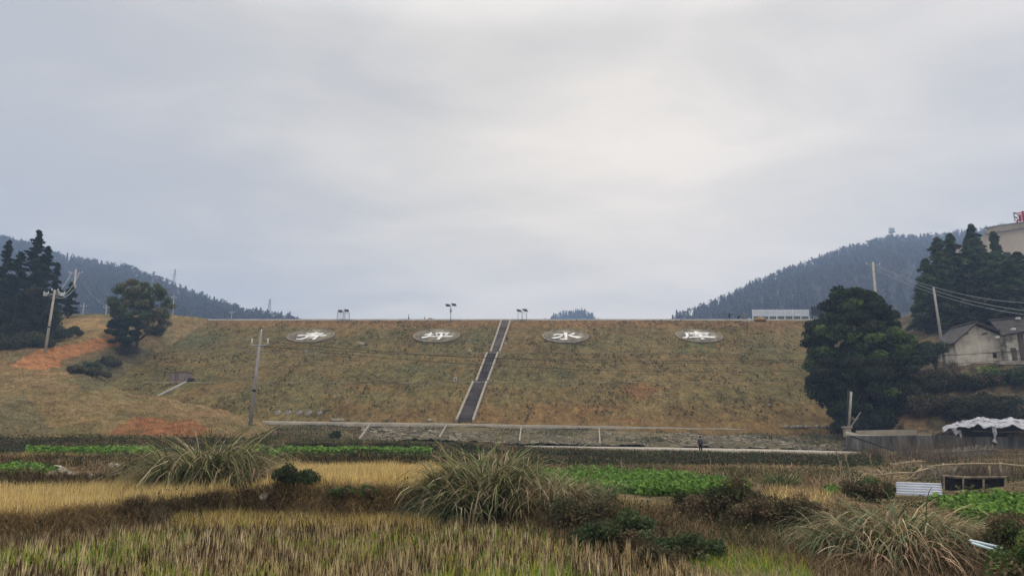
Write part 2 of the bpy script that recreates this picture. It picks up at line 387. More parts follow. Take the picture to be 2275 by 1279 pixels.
# ------------------------------------------------------------------ ground colours by place
TAN=(.23,.155,.075); STRAW=(.33,.235,.11); BROWN=(.115,.075,.04); DKB=(.045,.033,.02); RED=(.27,.11,.042); ORG=(.30,.15,.055); OLIVE=(.12,.105,.045); DGRN=(.03,.042,.018); LGRN=(.10,.16,.035)
def mixc(c, m, col): m = np.asarray(m)[:, None]; return c*(1-m) + np.array(col)*m
def ground_col(X, Y, Z, k, u, v):
    n1 = fbm(X*.35, Y*.35, 4, 41)+.5; n2 = fbm(X*1.5, Y*1.5, 4, 51)+.5
    c = np.tile(np.array(BROWN), (len(X), 1))
    c = mixc(c, sstep(.4, .65, n1), DKB)
    f1 = (k < 0); c = np.where(f1[:, None], mixc(np.tile(np.array((.075,.05,.028)), (len(X), 1)), sstep(.45, .6, n2)*.6, (.14,.1,.055)), c)
    m = ((k > 1) & (k < 2) & (u < 1150)); c = np.where(m[:, None], mixc(np.tile(np.array((.2,.13,.055)), (len(X), 1)), sstep(.4, .7, n2), (.11,.07,.035)), c)
    m = ((k > 1) & (k < 4) & (u > 1150)); c = np.where(m[:, None], mixc(np.tile(np.array((.19,.14,.07)), (len(X), 1)), sstep(.4, .6, n2), (.09,.07,.038)), c)
    m = ((k > 5.0) & (k < 7.9) & (u > 560)); c = np.where(m[:, None], mixc(np.tile(np.array((.15,.115,.06)), (len(X), 1)), sstep(.4, .65, n2), (.075,.065,.035)), c)
    # the bare mound on the left
    md = (k >= 7.4) & (u < 640) & (X < -20) | ((X < -62) & (Y > 95))
    cm = np.tile(np.array((.185,.135,.060)), (len(X), 1)); cm = mixc(cm, sstep(.42, .62, n1)*.8, (.17,.115,.058)); cm = mixc(cm, sstep(.5, .7, n2)*.6, (.21,.135,.058))
    ridge = sstep(9.2, 10, k)*(Y < 112)*sstep(.35, .6, n1); cm = mixc(cm, ridge*.75, (.24,.15,.068))
    red = inpoly(u, v, [(235,965),(300,925),(430,930),(470,962),(400,972)]); cm = mixc(cm, red*.85*sstep(.3, .6, n2+.15), (.24,.10,.045))
    road = inpoly(u, v, [(20,812),(90,775),(160,765),(245,745),(215,720),(255,725),(268,768),(200,795),(150,812),(80,822)]); cm = mixc(cm, road*.95, (.34,.15,.06))
    top = inpoly(u, v, [(110,708),(250,706),(250,745),(150,765),(120,760)]); cm = mixc(cm, top*.8, (.29,.185,.08))
    g = sstep(.5, .62, fbm(X*.2, Y*.2, 4, 61)+.5)*(~road); cm = mixc(cm, g*.55, (.13,.115,.05))
    lf = inpoly(u, v, [(-10,880),(60,880),(120,965),(-10,968)]); cm = mixc(cm, lf*.6, (.12,.105,.055))
    abut = inpoly(u, v, [(130,800),(245,770),(330,775),(350,790),(330,830),(190,875)]); cm = mixc(cm, abut*.8, (.10,.09,.045))
    c = np.where(md[:, None], cm, c)
    rt = (k > 7.0) & (u > 1860); cr_ = mixc(np.tile(np.array((.13,.095,.05)), (len(X), 1)), sstep(.4, .6, n2), (.06,.05,.03)); c = np.where(rt[:, None], cr_, c)
    rr_ = inpoly(u, v, [(1890,918),(2060,915),(2060,955),(1890,955)]); c = mixc(c, rr_*.6, (.19,.115,.055))
    return np.clip(c, .004, 1)
# one ground sheet reaching past everything in view
ys = np.concatenate([np.linspace(-60, 7, 12)[:-1], np.geomspace(7, 64, 430)[:-1], np.linspace(64, 175, 240)[:-1], np.geomspace(175, 1350, 40)])
ts = np.concatenate([np.linspace(-1.9, -.82, 22)[:-1], np.linspace(-.82, .82, 460), np.linspace(.82, 1.9, 22)[1:]])
TT, YY = np.meshgrid(ts, ys); XX = TT*np.clip(YY, 12, 700)
ZZ = ground(XX, YY)
_, KK = profile(XX, YY)
uu, vv = proj(XX, np.maximum(YY, 1), ZZ)
gc = ground_col(XX.ravel(), YY.ravel(), ZZ.ravel(), KK, uu.ravel(), vv.ravel())
def grid_quads(r, c):
    i = (np.arange(r-1)[:, None]*c + np.arange(c-1)[None, :]).ravel()
    return np.stack([i, i+1, i+c+1, i+c], -1)
gnd = npmesh('ground', np.stack([XX, YY, ZZ], -1).reshape(-1, 3), [grid_quads(*XX.shape)], M_soil, None, gc, smooth=True)
tag(gnd, kind='structure')
# ------------------------------------------------------------------ dam embankment
def xr_dam(Y): return 47 + 22*(np.clip(Y, 104, 161)-104)/57
dy = np.concatenate([np.linspace(100, 119.2, 90), np.linspace(119.25, 120.7, 5), np.linspace(120.75, 135.4, 80), np.linspace(135.45, 136.9, 5), np.linspace(136.95, 159.3, 110), [159.35, 163, 166.0], [172, 190, 215.0]])
dxn = 420
SS, DYY = np.meshgrid(np.linspace(0, 1, dxn), dy)
x0 = -68 - 8*np.clip((DYY-150)/10, 0, 1); x1 = xr_dam(DYY)+9
DX = x0 + (x1-x0)*SS
DZZ = damz(DYY) + (fbm(DX*.9, DYY*.9, 4, 71)*.28 + fbm(DX*.15, DYY*.15, 3, 72)*.3)*np.where(DYY < 159, 1, 0)*sstep(0, 1.2, np.minimum(np.abs(DYY-120), np.abs(DYY-136))+.2)
DZZ = np.where(DYY > 166, 27.1 - (DYY-166)*.3, DZZ)
du, dv = proj(DX, DYY, DZZ); du = du.ravel(); dv = dv.ravel(); X_ = DX.ravel(); Y_ = DYY.ravel()
def dam_col(X, Y, u, v):
    n0 = fbm(X*.06, Y*.09, 4, 81)+.5; n1 = fbm(X*.2, Y*.3, 4, 82)+.5; n2 = fbm(X*.9, Y*1.2, 4, 83)+.5
    c = np.tile(np.array((.165,.120,.048)), (len(X), 1))
    c = mixc(c, sstep(.42, .62, n0)*.7, (.118,.104,.040))
    c = mixc(c, sstep(.5, .68, n1)*.6, (.175,.108,.042))
    c = mixc(c, sstep(.52, .66, n2)*.45, (.085,.078,.032))
    top = sstep(731, 722, v+ (n1-.5)*14); c = mixc(c, top*.85, (.21,.12,.052)); c = mixc(c, top*sstep(.45, .6, n2)*.6, (.16,.11,.05))
    bot = sstep(885, 915, v+(n0-.5)*60+(n1-.5)*30)*sstep(700, 850, u); c = mixc(c, bot*.34, (.175,.10,.04))
    p = inpoly(u, v, [(1062,900),(1240,893),(1420,905),(1430,940),(1050,938)])*sstep(.36, .5, n1); c = mixc(c, p*.42, (.19,.10,.038))
    p = sstep(70, 20, np.hypot(u-1420, (v-868)*2.5))*sstep(.4, .55, n2); c = mixc(c, p*.6, (.24,.11,.045))
    gg = sstep(75, 10, np.hypot(u-1545, (v-772)*4))*sstep(.4, .6, n2+.05); c = mixc(c, gg*.9, (.075,.11,.035))
    for gx, gy, gr in ((450,745,110),(420,760,90),(1070,752,90),(930,830,110),(660,900,80),(1700,770,90),(700,790,60),(1250,830,60)):
        m = sstep(gr, 0, np.hypot(u-gx, (v-gy)*2.4))*sstep(.38, .62, n1+.08); c = mixc(c, m*.65, (.092,.098,.047))
    c = c*np.array((.90,.88,.84))
    return np.clip(c, .004, 1)
dc = dam_col(X_, Y_, du, dv)
top = (Y_ > 159.5); dc[top] = (.33,.30,.26)
dam = npmesh('dam_slope', np.stack([DX, DYY, DZZ], -1).reshape(-1, 3), [grid_quads(*DX.shape)], M_dam, None, dc, smooth=True)
tag(dam, kind='structure')
# ------------------------------------------------------------------ hills
def hill(name, ridge, y0, zb, y2, col, seed, amp=5, nt_=150, ns=60, urange=None):
    ru = np.array([r[0] for r in ridge], float); rv = np.array([r[1] for r in ridge]); ry = np.array([r[2] for r in ridge])
    def z_of(X, Y):
        t = X/Y; u = CX + t*FPX*1.0
        for _ in range(2):
            vr = np.interp(u, ru, rv); dd = ray(0, vr); u = CX + t*FPX*dd[1]
        vr = np.interp(u, ru, rv); yr = np.interp(u, ru, ry); dd = ray(0, vr); zr = yr*dd[2]/dd[1]
        s = np.clip((Y-y0)/(yr-y0), 0, 1)
        z = zb + (zr-zb)*(s**.85) + fbm(X*.02, Y*.02, 4, seed)*amp*np.sin(np.pi*s)*2
        return np.where(Y > yr, zr - (Y-yr)*.35, z), s
    t = np.linspace((urange[0]-CX)/FPX, (urange[1]-CX)/FPX, nt_); Yl = np.linspace(y0, y2, ns)
    T_, Yg = np.meshgrid(t, Yl); Xg = T_*Yg; Zg, _ = z_of(Xg, Yg)
    Zg = np.where(Yg == y0, zb-3, Zg)
    cc = np.tile(np.array(col), (Xg.size, 1))*(1+fbm(Xg.ravel()*.05, Yg.ravel()*.05, 3, seed+3)[:, None]*.8)
    o = npmesh(name, np.stack([Xg, Yg, Zg], -1).reshape(-1, 3), [grid_quads(*Xg.shape)], M_soil, None, cc, smooth=True)
    tag(o, kind='structure'); return z_of
LR = [(-600,470,400),(-200,520,400),(0,540,400),(60,550,398),(110,570,395),(170,588,390),(240,599,380),(300,612,375),(350,630,368),(380,646,362),(430,666,355),(480,683,345),(540,704,335),(600,712,325),(650,722,315),(720,760,300)]
RR = [(1440,760,330),(1500,712,340),(1560,692,350),(1640,654,370),(1750,608,395),(1850,570,415),(1920,548,430),(1980,533,440),(2040,534,445),(2100,528,450),(2160,522,450),(2275,505,450),(2700,470,450)]
FR = [(1150,745,1080),(1218,716,1080),(1240,702,1090),(1280,697,1100),(1306,697,1100),(1322,712,1080),(1400,750,1080)]
LR = [(a, b, c*2) for a, b, c in LR]; RR = [(a, b, c*2) for a, b, c in RR]
hz_l = hill('hill_left', LR, 330, 10, 960, (.035,.04,.026), 101, 4, urange=(-650,720))
hz_r = hill('hill_right', RR, 330, 10, 1080, (.05,.045,.034), 111, 5, urange=(1440,2750))
hz_f = hill('hill_far', FR, 800, 18, 1250, (.03,.045,.03), 121, 1, nt_=60, ns=30, urange=(1150,1400))
# ------------------------------------------------------------------ low-detail trees for the far slopes
def proto_conifer(seed, h=1.0, r=.2, tiers=8, per=9):
    g = np.random.default_rng(seed); Vv = []; Q = []
    for i in range(tiers):
        z = .12 + .84*i/tiers; rr_ = r*(1-i/tiers)**.8*g.uniform(.75, 1.2) + .02
        for k in range(per):
            a = g.uniform(0, 6.28); d = np.array([math.cos(a), math.sin(a)]); s = np.array([-d[1], d[0]])*rr_*.38; q = rr_*g.uniform(.7, 1.15)
            b = len(Vv); zz_ = z+g.uniform(-.03, .03)
            Vv += [(0, 0, zz_+.12), (*(d*q*.6+s), zz_+.035), (*(d*q), zz_-.03), (*(d*q*.6-s), zz_+.035)]; Q.append((b, b+1, b+2, b+3))
    Vv += [(-.012,0,0),(.012,0,0),(.006,0,.9),(-.006,0,.9)]; b = len(Vv)-4; Q.append((b, b+1, b+2, b+3))
    return np.array(Vv), np.array(Q)
def proto_broad(seed, n=70, bare=False):
    g = np.random.default_rng(seed)
    cs = [(g.uniform(-.22,.22), g.uniform(-.22,.22), g.uniform(.45,.85)) for _ in range(6)]
    Vv = []; Q = []
    for k in range(n if not bare else n//2):
        c = cs[g.integers(0, 6)]; d = g.normal(0, 1, 3); d /= np.linalg.norm(d); p = np.array(c)+d*g.uniform(.06,.19)
        a = np.cross(d+g.normal(0,.5,3), g.normal(0,1,3)); a /= np.linalg.norm(a); bb = np.cross(d, a)
        s = g.uniform(.05,.09) if not bare else g.uniform(.02,.03)
        b = len(Vv); e_ = 1.0 if not bare else 4.0
        Vv += [p-a*s*e_, p-bb*s*.8, p+a*s*e_, p+bb*s*.8]; Q.append((b, b+1, b+2, b+3))
    b = len(Vv); Vv += [np.array(x_) for x_ in ((-.02,0,0),(.02,0,0),(.01,0,.6),(-.01,0,.6))]; Q.append((b, b+1, b+2, b+3))
    return np.array(Vv, float), np.array(Q)
PC = [proto_conifer(i, r=.20+.05*(i % 3)) for i in range(5)]; PB = [proto_broad(20+i) for i in range(4)]; PBare = [proto_broad(40+i, bare=True) for i in range(3)]
CONC = [(.020,.032,.02),(.026,.038,.024),(.016,.026,.018)]; BRDC = [(.035,.038,.024),(.028,.038,.022),(.05,.042,.032),(.06,.048,.038)]
def forest(name, label, pts, protos, hs, pal):
    Vs = []; Qs = []; Cs = []; n0 = 0; cl = pick(pal, len(pts), .2)
    for i, (p, h) in enumerate(zip(pts, hs)):
        Vp, Q = protos[rng.integers(0, len(protos))]; a = rng.uniform(0, 6.28); c, s = math.cos(a), math.sin(a); wd = rng.uniform(.85, 1.35)
        q = np.empty_like(Vp); q[:, 0] = (Vp[:, 0]*c - Vp[:, 1]*s)*h*wd + p[0]; q[:, 1] = (Vp[:, 0]*s + Vp[:, 1]*c)*h*wd + p[1]; q[:, 2] = Vp[:, 2]*h + p[2]-.2
        Vs.append(q); Qs.append(Q+n0); n0 += len(q); Cs.append(np.repeat(cl[i:i+1], len(q), 0))
    return tag(npmesh(name, np.concatenate(Vs), [np.concatenate(Qs)], M_forest, None, np.concatenate(Cs)), label, 'forest', kind='stuff')
def hill_pts(n, u0, u1, y0, y1, hz, smax=.985):
    u = rng.uniform(u0, u1, n); Y = np.sqrt(rng.uniform(y0**2, y1**2, n)); X = (u-CX)/FPX*Y*1.0
    Z, s = hz(X, Y); ok = (s > .02) & (s < smax)
    return np.stack([X, Y, Z], -1)[ok]
pl = hill_pts(4600, -350, 740, 345, 800, hz_l); k_ = rng.random(len(pl)) < .3
forest('hillside_forest', 'dark conifers covering the left hill behind the dam', pl[k_], PC, rng.uniform(7, 13, k_.sum()), CONC)
forest('hillside_scrub', 'bare and broadleaved trees mixed through the left hill', pl[~k_], PB+PBare, rng.uniform(8, 13, (~k_).sum()), BRDC)
pr = hill_pts(6500, 1450, 2420, 345, 900, hz_r); k_ = rng.random(len(pr)) < np.clip(.42-(proj(pr[:,0],pr[:,1],pr[:,2])[0]-1500)/1500, .2, .8)
forest('hillside_forest', 'dark conifers covering the right hill behind the dam', pr[k_], PC, rng.uniform(6, 12, k_.sum()), CONC)
forest('hillside_scrub', 'brownish scrub covering the middle of the right hill', pr[~k_], PB+PBare, rng.uniform(6, 10.5, (~k_).sum()), [(.06,.052,.04),(.08,.062,.05),(.05,.05,.03)])
pf = hill_pts(900, 1205, 1335, 810, 1100, hz_f, 1.01)
forest('hillside_forest', 'trees covering the tiny far hill above the dam crest', pf, PC+PB, rng.uniform(7, 11, len(pf)), [(.02,.04,.03)])
# individual trees that stand out along the two skylines
def ridge_trees(ridge, hz, us, hmin, hmax, label, grp, lab2, segs):
    protos = []
    for kind, (Vp, Q) in [('conifer_tree', x_) for x_ in PC[:4]] + [('broadleaf_tree', x_) for x_ in PB[:3]] + [('bare_tree', x_) for x_ in PBare[:2]]:
        pal = CONC if kind == 'conifer_tree' else BRDC if kind == 'broadleaf_tree' else [(.09,.075,.06)]
        protos.append([kind, Vp, Q, pal, None])
    for u in us:
        vr = np.interp(u, [r[0] for r in ridge], [r[1] for r in ridge]); Y = np.interp(u, [r[0] for r in ridge], [r[2] for r in ridge])-rng.uniform(.5, 14)
        X = (u-CX)/FPX*ray(u, vr)[1]*Y; X = P(u, vr, Y)[0]; Z = float(hz(np.array([X]), np.array([Y]))[0][0])
        q = rng.random(); pi = rng.integers(0, 4) if q < .34 else (4+rng.integers(0, 3) if q < .9 else 7+rng.integers(0, 2)); pr_ = protos[pi]
        if pr_[4] is None:
            o = npmesh(pr_[0], pr_[1], [pr_[2]], M_forest, None, np.tile(pick(pr_[3], 1), (len(pr_[1]), 1))); pr_[4] = o
        else: o = pr_[4].copy(); COL.objects.link(o)
        h = rng.uniform(hmin, hmax)*(1 if pi < 4 else 1.0); o.location = (X, Y, Z-.3); o.scale = (h*rng.uniform(.9, 1.4),)*2 + (h,); o.rotation_euler = (0, 0, rng.uniform(0, 6))
        L_ = label
        tag(o, (label if pi < 4 else lab2 if pi < 7 else 'leafless tree on '+grp.split('along ')[1]), 'tree', grp)
        o['label'] = o['label'] + next((x_[1] for x_ in segs if u < x_[0]), '')
ridge_trees(LR, hz_l, np.sort(np.concatenate([rng.uniform(-20, 560, 78), rng.uniform(380, 600, 16)])), 6, 12.5, 'small dark conifer on the skyline of the left hill', 'trees along the left skyline', 'rounded small tree on the skyline of the left hill', [(125,' behind the tall conifers'),(230,' above the taller pole'),(375,' above the spreading tree'),(480,' between the two pylons'),(999,', at its low right end')])
ridge_trees(RR, hz_r, np.sort(rng.uniform(1512, 2250, 135)), 5, 10.5, 'small dark conifer on the skyline of the right hill', 'trees along the right skyline', 'rounded small tree on the skyline of the right hill', [(1620,', at its low left end'),(1800,' above the white boards'),(1975,' left of the antenna mast'),(2110,' right of the antenna mast'),(9999,' behind the grove')])
for u_, h_, L_, pr_ in ((574,4.8,'small tree just left of the far pylon, on the low end of the left hill',PB[1]),(592,5.4,'small tree just right of the far pylon foot',PB[2]),(623,5.6,'last rounded tree before the open sky left of the crest',PB[0]),(645,4.6,'tiny cone shaped tree standing apart at the end of the left skyline',PC[2])):
    vr = np.interp(u_, [r[0] for r in LR], [r[1] for r in LR]); Y = np.interp(u_, [r[0] for r in LR], [r[2] for r in LR])-1
    X = P(u_, vr, Y)[0]; Z = float(hz_l(np.array([X]), np.array([Y]))[0][0])
    o = npmesh('conifer_tree' if u_ == 645 else 'broadleaf_tree', pr_[0], [pr_[1]], M_forest, None, np.tile(np.array((.028,.04,.024)), (len(pr_[0]), 1))); o.location = (X, Y, Z-.2); o.scale = (h_*2.5, h_*2.5, h_*2)
    tag(o, L_, 'tree')
# ------------------------------------------------------------------ foreground vegetation (real blades and leaves)
C_TAN=[(.40,.31,.185),(.32,.24,.14),(.24,.18,.105),(.44,.36,.235)]
C_GOLD=[(.74,.56,.21),(.64,.47,.17),(.78,.62,.27),(.50,.36,.14)]
C_DEAD=[(.17,.12,.07),(.11,.075,.045),(.22,.16,.095),(.075,.052,.032),(.13,.085,.045)]
C_DEADL=[(.38,.29,.17),(.29,.215,.12),(.33,.235,.12)]
C_RUST=[(.22,.12,.05),(.17,.09,.04),(.25,.15,.06)]
C_GRN=[(.15,.27,.035),(.19,.30,.04),(.11,.20,.035)]
C_YG=[(.32,.33,.04),(.40,.36,.06)]
C_DKG=[(.035,.055,.022),(.05,.07,.03),(.025,.04,.018),(.06,.065,.035)]
C_CROP=[(.085,.16,.03),(.11,.20,.035),(.055,.11,.025),(.14,.23,.05)]
C_OLV=[(.11,.11,.05),(.14,.125,.06),(.08,.085,.04)]
def on(X, Y): return ground(X, Y)
def field(name, label, X, Y, pal, h, wd, lean=(.0,.5), curl=(.1,.7), seg=2, cat='grass', az=None, jit=.18, off=0, colmul=None):
    n = len(X); Z = on(X, Y)-.02+off
    base = np.stack([X, Y, Z], -1)
    H = rng.uniform(*h, n) if isinstance(h, tuple) else h*rng.uniform(.7, 1.25, n)
    W = (wd if np.ndim(wd) else np.full(n, wd))*rng.uniform(.7, 1.3, n)
    c = pick(pal, n, jit) if isinstance(pal, list) else pal
    o = blades(name, base, H, W, rng.uniform(*lean, n), rng.uniform(*curl, n), rng.uniform(0, 6.283, n) if az is None else az, c, M_grass, seg)
    return tag(o, label, cat, kind='stuff')
def pk(X, Y):
    z, k = profile(X, Y); u, v = proj(X, Y, ground(X, Y)); return k, u, v
# --- rice stubble in rows, front field
gx, gy = np.meshgrid(np.arange(-17, 17, .235), np.arange(8.6, 22, .29))
gx = gx.ravel()+ (gy.ravel()*.07); gy = gy.ravel(); gx = gx+rng.normal(0, .018, gx.size); gy = gy+rng.normal(0, .022, gy.size)
k, u, v = pk(gx, gy); ok = (k < -.02) & (np.abs(gx/gy) < .8) & (u < 1330 + (v-1180)*2.2) & (rng.random(len(gx)) < .96)
gx, gy, k, u, v = gx[ok], gy[ok], k[ok], u[ok], v[ok]
nb = 9; X = np.repeat(gx, nb); Y = np.repeat(gy, nb)
tuft_h = np.repeat(rng.uniform(.2, .34, len(gx)), nb)*(.72+.28*sstep(20, 12, Y)); tc_ = np.repeat(pick([(.62,.49,.28),(.54,.42,.24),(.46,.35,.20),(.70,.57,.36),(.20,.14,.08),(.09,.06,.035)], len(gx), .18), nb, 0)*(1+rng.normal(0, .22, (len(X), 1)))
pn = sstep(.42, .62, fbm(X*.3, Y*.3, 3, 141)+.5)[:, None]; tc_ = tc_*(1-.45*pn)+np.array((.46,.34,.15))*.4*pn
field('rice_stubble', 'cut rice stubble standing in rows in the nearest field', X+rng.normal(0, .030, len(X)), Y+rng.normal(0, .03, len(X)), np.clip(tc_, .01, 1), tuft_h, .016, (0, .14), (0, .3), cat='stubble')
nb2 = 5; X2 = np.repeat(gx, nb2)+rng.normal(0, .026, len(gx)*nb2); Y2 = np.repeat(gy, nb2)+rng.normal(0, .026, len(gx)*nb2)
field('stubble_shade_blades', 'dark brown blades coloured as the shade at the foot of the rice stubble', X2, Y2, [(.05,.035,.02),(.075,.05,.03),(.035,.025,.015)], rng.uniform(.14, .30, len(X2)), .028, (0,.2), (0,.3), cat='stubble')  # extra dark blades paint the backlit shade of the tuft bases into the colour
# trailing dry leaves on the stubble
X, Y = scat(12000, -.8, .62, 8.8, 22); k, u, v = pk(X, Y); ok = (k < 0) & (u < 1400+(v-1180)*2.2)
X, Y = X[ok], Y[ok]; field('dry_straw', 'loose dry rice leaves between the stubble rows', X, Y, C_TAN+C_GOLD, (.14,.36), .0085, (.3,1.1), (.2,.9))
X, Y = scat(60000, -.8, .8, 8.8, 18); k, u, v = pk(X, Y); pt = fbm(X*.55, Y*.55, 3, 201)+.5; ok = (k < 0) & (rng.random(len(X)) < sstep(.44, .6, pt)*sstep(21, 10, Y)) & (u < 1800)
X, Y = X[ok], Y[ok]; field('green_weeds', 'fresh green shoots growing between the stubble', X, Y, C_GRN+C_YG, (.16,.36), .013, (.05,.6), (.1,.8))
# --- matted straw and rough grass, right front
X, Y = scat(60000, .05, .85, 8.2, 22); k, u, v = pk(X, Y); ok = (k < .05) & (u > 1300 + (v-1180)*2.0)
X, Y = X[ok], Y[ok]; field('matted_straw', 'pale matted straw lying on the ground at the right front', X, Y, C_TAN+C_DEADL+[(.16,.15,.06)], (.12,.38), .009, (.5,1.35), (.1,.7), seg=3)
# --- golden grass fields
X, Y = scat(95000, -.95, -.2, 15, 28); k, u, v = pk(X, Y); nz2 = fbm(X*.8, Y*.8, 3, 20); ok = (k > .97+nz2*.12) & (k < 2.02) & (fbm(X*2.2, Y*2.2, 2, 18) > -.2) & (u+nz2*120 < 520) & (u+ (v-1090)*.6 < 500)
X, Y = X[ok], Y[ok]; hh = np.clip(.30+.5*fbm(X*.9, Y*.9, 3, 7), .1, .6)*rng.uniform(.45, 1.25, len(X)); field('golden_grass', 'golden dry rice regrowth filling the left terrace', X, Y, C_GOLD+[(.50,.39,.22),(.30,.21,.10)], hh, .010, (0,.35), (.1,.6))
X, Y = scat(80000, -.36, .0, 20.5, 37); k, u, v = pk(X, Y); nz2 = fbm(X*.8, Y*.8, 3, 19); ok = (k > .97+nz2*.12) & (k < 2.02) & (u > 600+nz2*160) & (u < 1050+nz2*120) & (fbm(X*2.2, Y*2.2, 2, 18) > -.2)
X, Y = X[ok], Y[ok]; hh = np.clip(.30+.5*fbm(X*.9, Y*.9, 3, 8), .1, .6)*rng.uniform(.45, 1.25, len(X)); field('golden_grass', 'golden dry rice regrowth filling the middle terrace', X, Y, C_GOLD+[(.50,.39,.22),(.30,.21,.10)], hh, .014, (0,.3), (.1,.5))
X, Y = scat(26000, -.5, -.1, 17, 24); k, u, v = pk(X, Y); ok = (v > 1118) & (v < 1180) & (k < .1) & (u > 380) & (u < 1150)
X, Y = X[ok], Y[ok]; field('golden_grass', 'yellowish standing grass behind the stubble rows', X, Y, C_GOLD+C_YG+C_RUST, (.15,.42), .010, (0,.5), (.1,.6))
# --- shaggy dead grass over every terrace bank
def bankmask(k, u, v, Y):
    b = ((k > -.08) & (k < 1.05)) | ((k > 1.85) & (k < 3.08)) | ((k > 3.85) & (k < 5.15)) | ((k > 5.85) & (k < 7.2))
    b |= (k >= 1) & (k < 7.2) & (u > 1660) & (Y < 74)
    b |= (k >= 1) & (k < 2.2) & (u > 1050) & (u < 1240)
    b |= (k >= 2) & (k < 6) & (u > 1050)
    crop = inpoly(u, v, [(1180,1046),(1400,1048),(1480,1062),(1660,1078),(1662,1104),(1380,1100),(1190,1075)]) | inpoly(u, v, [(2060,1108),(2400,1110),(2400,1175),(2160,1170)])
    return b & ~crop
X, Y = scat(430000, -.95, .95, 11, 78); k, u, v = pk(X, Y); ok = bankmask(k, u, v, Y) & (u > -80) & (u < 2360)
X, Y, k, u, v = X[ok], Y[ok], k[ok], u[ok], v[ok]
pn = fbm(X*.25, Y*.25, 4, 301)+.5; p2 = fbm(X*.9, Y*.9, 3, 302)+.5
kf = k-np.floor(k); face = ((k > -.1) & (k < .95)) | ((k > 2) & (k < 2.95)) | ((k > 4) & (k < 4.95)) | ((k > 6) & (k < 6.95))
hz_ = [[(1500,1100),(1600,1094),(1740,1110),(1775,1190),(1700,1215),(1600,1190),(1490,1115)], [(1290,1085),(1400,1105),(1450,1160),(1570,1225),(1530,1240),(1330,1185),(1260,1150)], [(640,1082),(1000,1084),(960,1135),(640,1130)], [(330,1020),(420,1000),(420,1085),(330,1080)], [(0,1185),(300,1125),(460,1090),(480,1105),(320,1150),(60,1215)], [(1150,998),(1560,1006),(1960,1010),(1960,1032),(1600,1030),(1480,1040),(1150,1040)], [(1540,1040),(1690,1048),(1720,1060),(1600,1062)]]
sz_ = [[(1380,1102),(1500,1098),(1500,1130),(1600,1190),(1650,1250),(1560,1262),(1470,1170)], [(1740,1100),(1860,1095),(1830,1185),(1765,1200)], [(1440,1048),(1540,1045),(1690,1066),(1640,1078),(1480,1062)], [(1800,1060),(1990,1062),(1990,1085),(1820,1085)], [(110,1015),(220,1010),(235,1060),(150,1070)]]
dark = np.zeros(len(X), bool); straw = np.zeros(len(X), bool)
for p_ in hz_: dark |= inpoly(u+fbm(X*2, Y*2, 2, 9)*30, v+fbm(X*2, Y*2, 2, 10)*14, p_)
for p_ in sz_: straw |= inpoly(u+fbm(X*2, Y*2, 2, 9)*30, v+fbm(X*2, Y*2, 2, 10)*14, p_)
dk = np.zeros(len(X))
dk = np.where((u < 620) & (k > 5.5) & (k < 7.3), .95, dk); dk = np.where((u > 540) & (u < 1180) & ((k > 1.9) & (k < 3.0) | (k > 4) & (k < 5.1)), .8, dk)
dk = np.maximum(dk, sstep(.56, .7, pn)*.6); dk = np.where(dark, np.maximum(dk, .5), dk); dk = np.where(straw, 0, dk)
isg = rng.random(len(X)) < dk
lt = rng.random(len(X)) < np.where(straw, .95, np.where(dark, .22, np.where(face, .22, .62)))*(.6+.8*sstep(.35, .65, p2))
c = pick(C_DEAD, len(X), .2); c2 = pick(C_DKG, len(X), .2); c3 = pick(C_DEADL, len(X), .2)
c = np.where(dark[:, None], c*.75, c); c = np.where(lt[:, None], c3, c); c = np.where(isg[:, None], c2*np.array([1.,1.,.9]), c)
rust = (inpoly(u, v, [(430,1085),(640,1090),(640,1130),(440,1125)]) | inpoly(u, v, [(1700,1090),(1850,1095),(1800,1180),(1700,1150)]) | inpoly(u, v, [(1500,1082),(1640,1100),(1640,1115),(1490,1100)])) & (rng.random(len(X)) < .6)
c = np.where(rust[:, None], pick(C_RUST+C_GOLD, len(X)), c)
wd = .0095*np.maximum(Y/14, 1)**1.0; hh = rng.uniform(.14, .42, len(X))*(1+.4*pn)*np.where(straw | ~face, .7, 1)*np.where(inpoly(u, v, [(1980,1066),(2260,1056),(2260,1125),(1980,1125)]) | (u > 1880) & (Y > 18) & (Y < 42), .3, 1)*np.where((u > 1880) & (Y > 24) | (u > 1150) & (Y > 48) & (u < 2000), .5, 1)
field('bank_grass', 'shaggy dead grass and weeds hanging over the terrace banks', X, Y, c, hh, wd, (.1,1.1), (.3,1.3), seg=3)
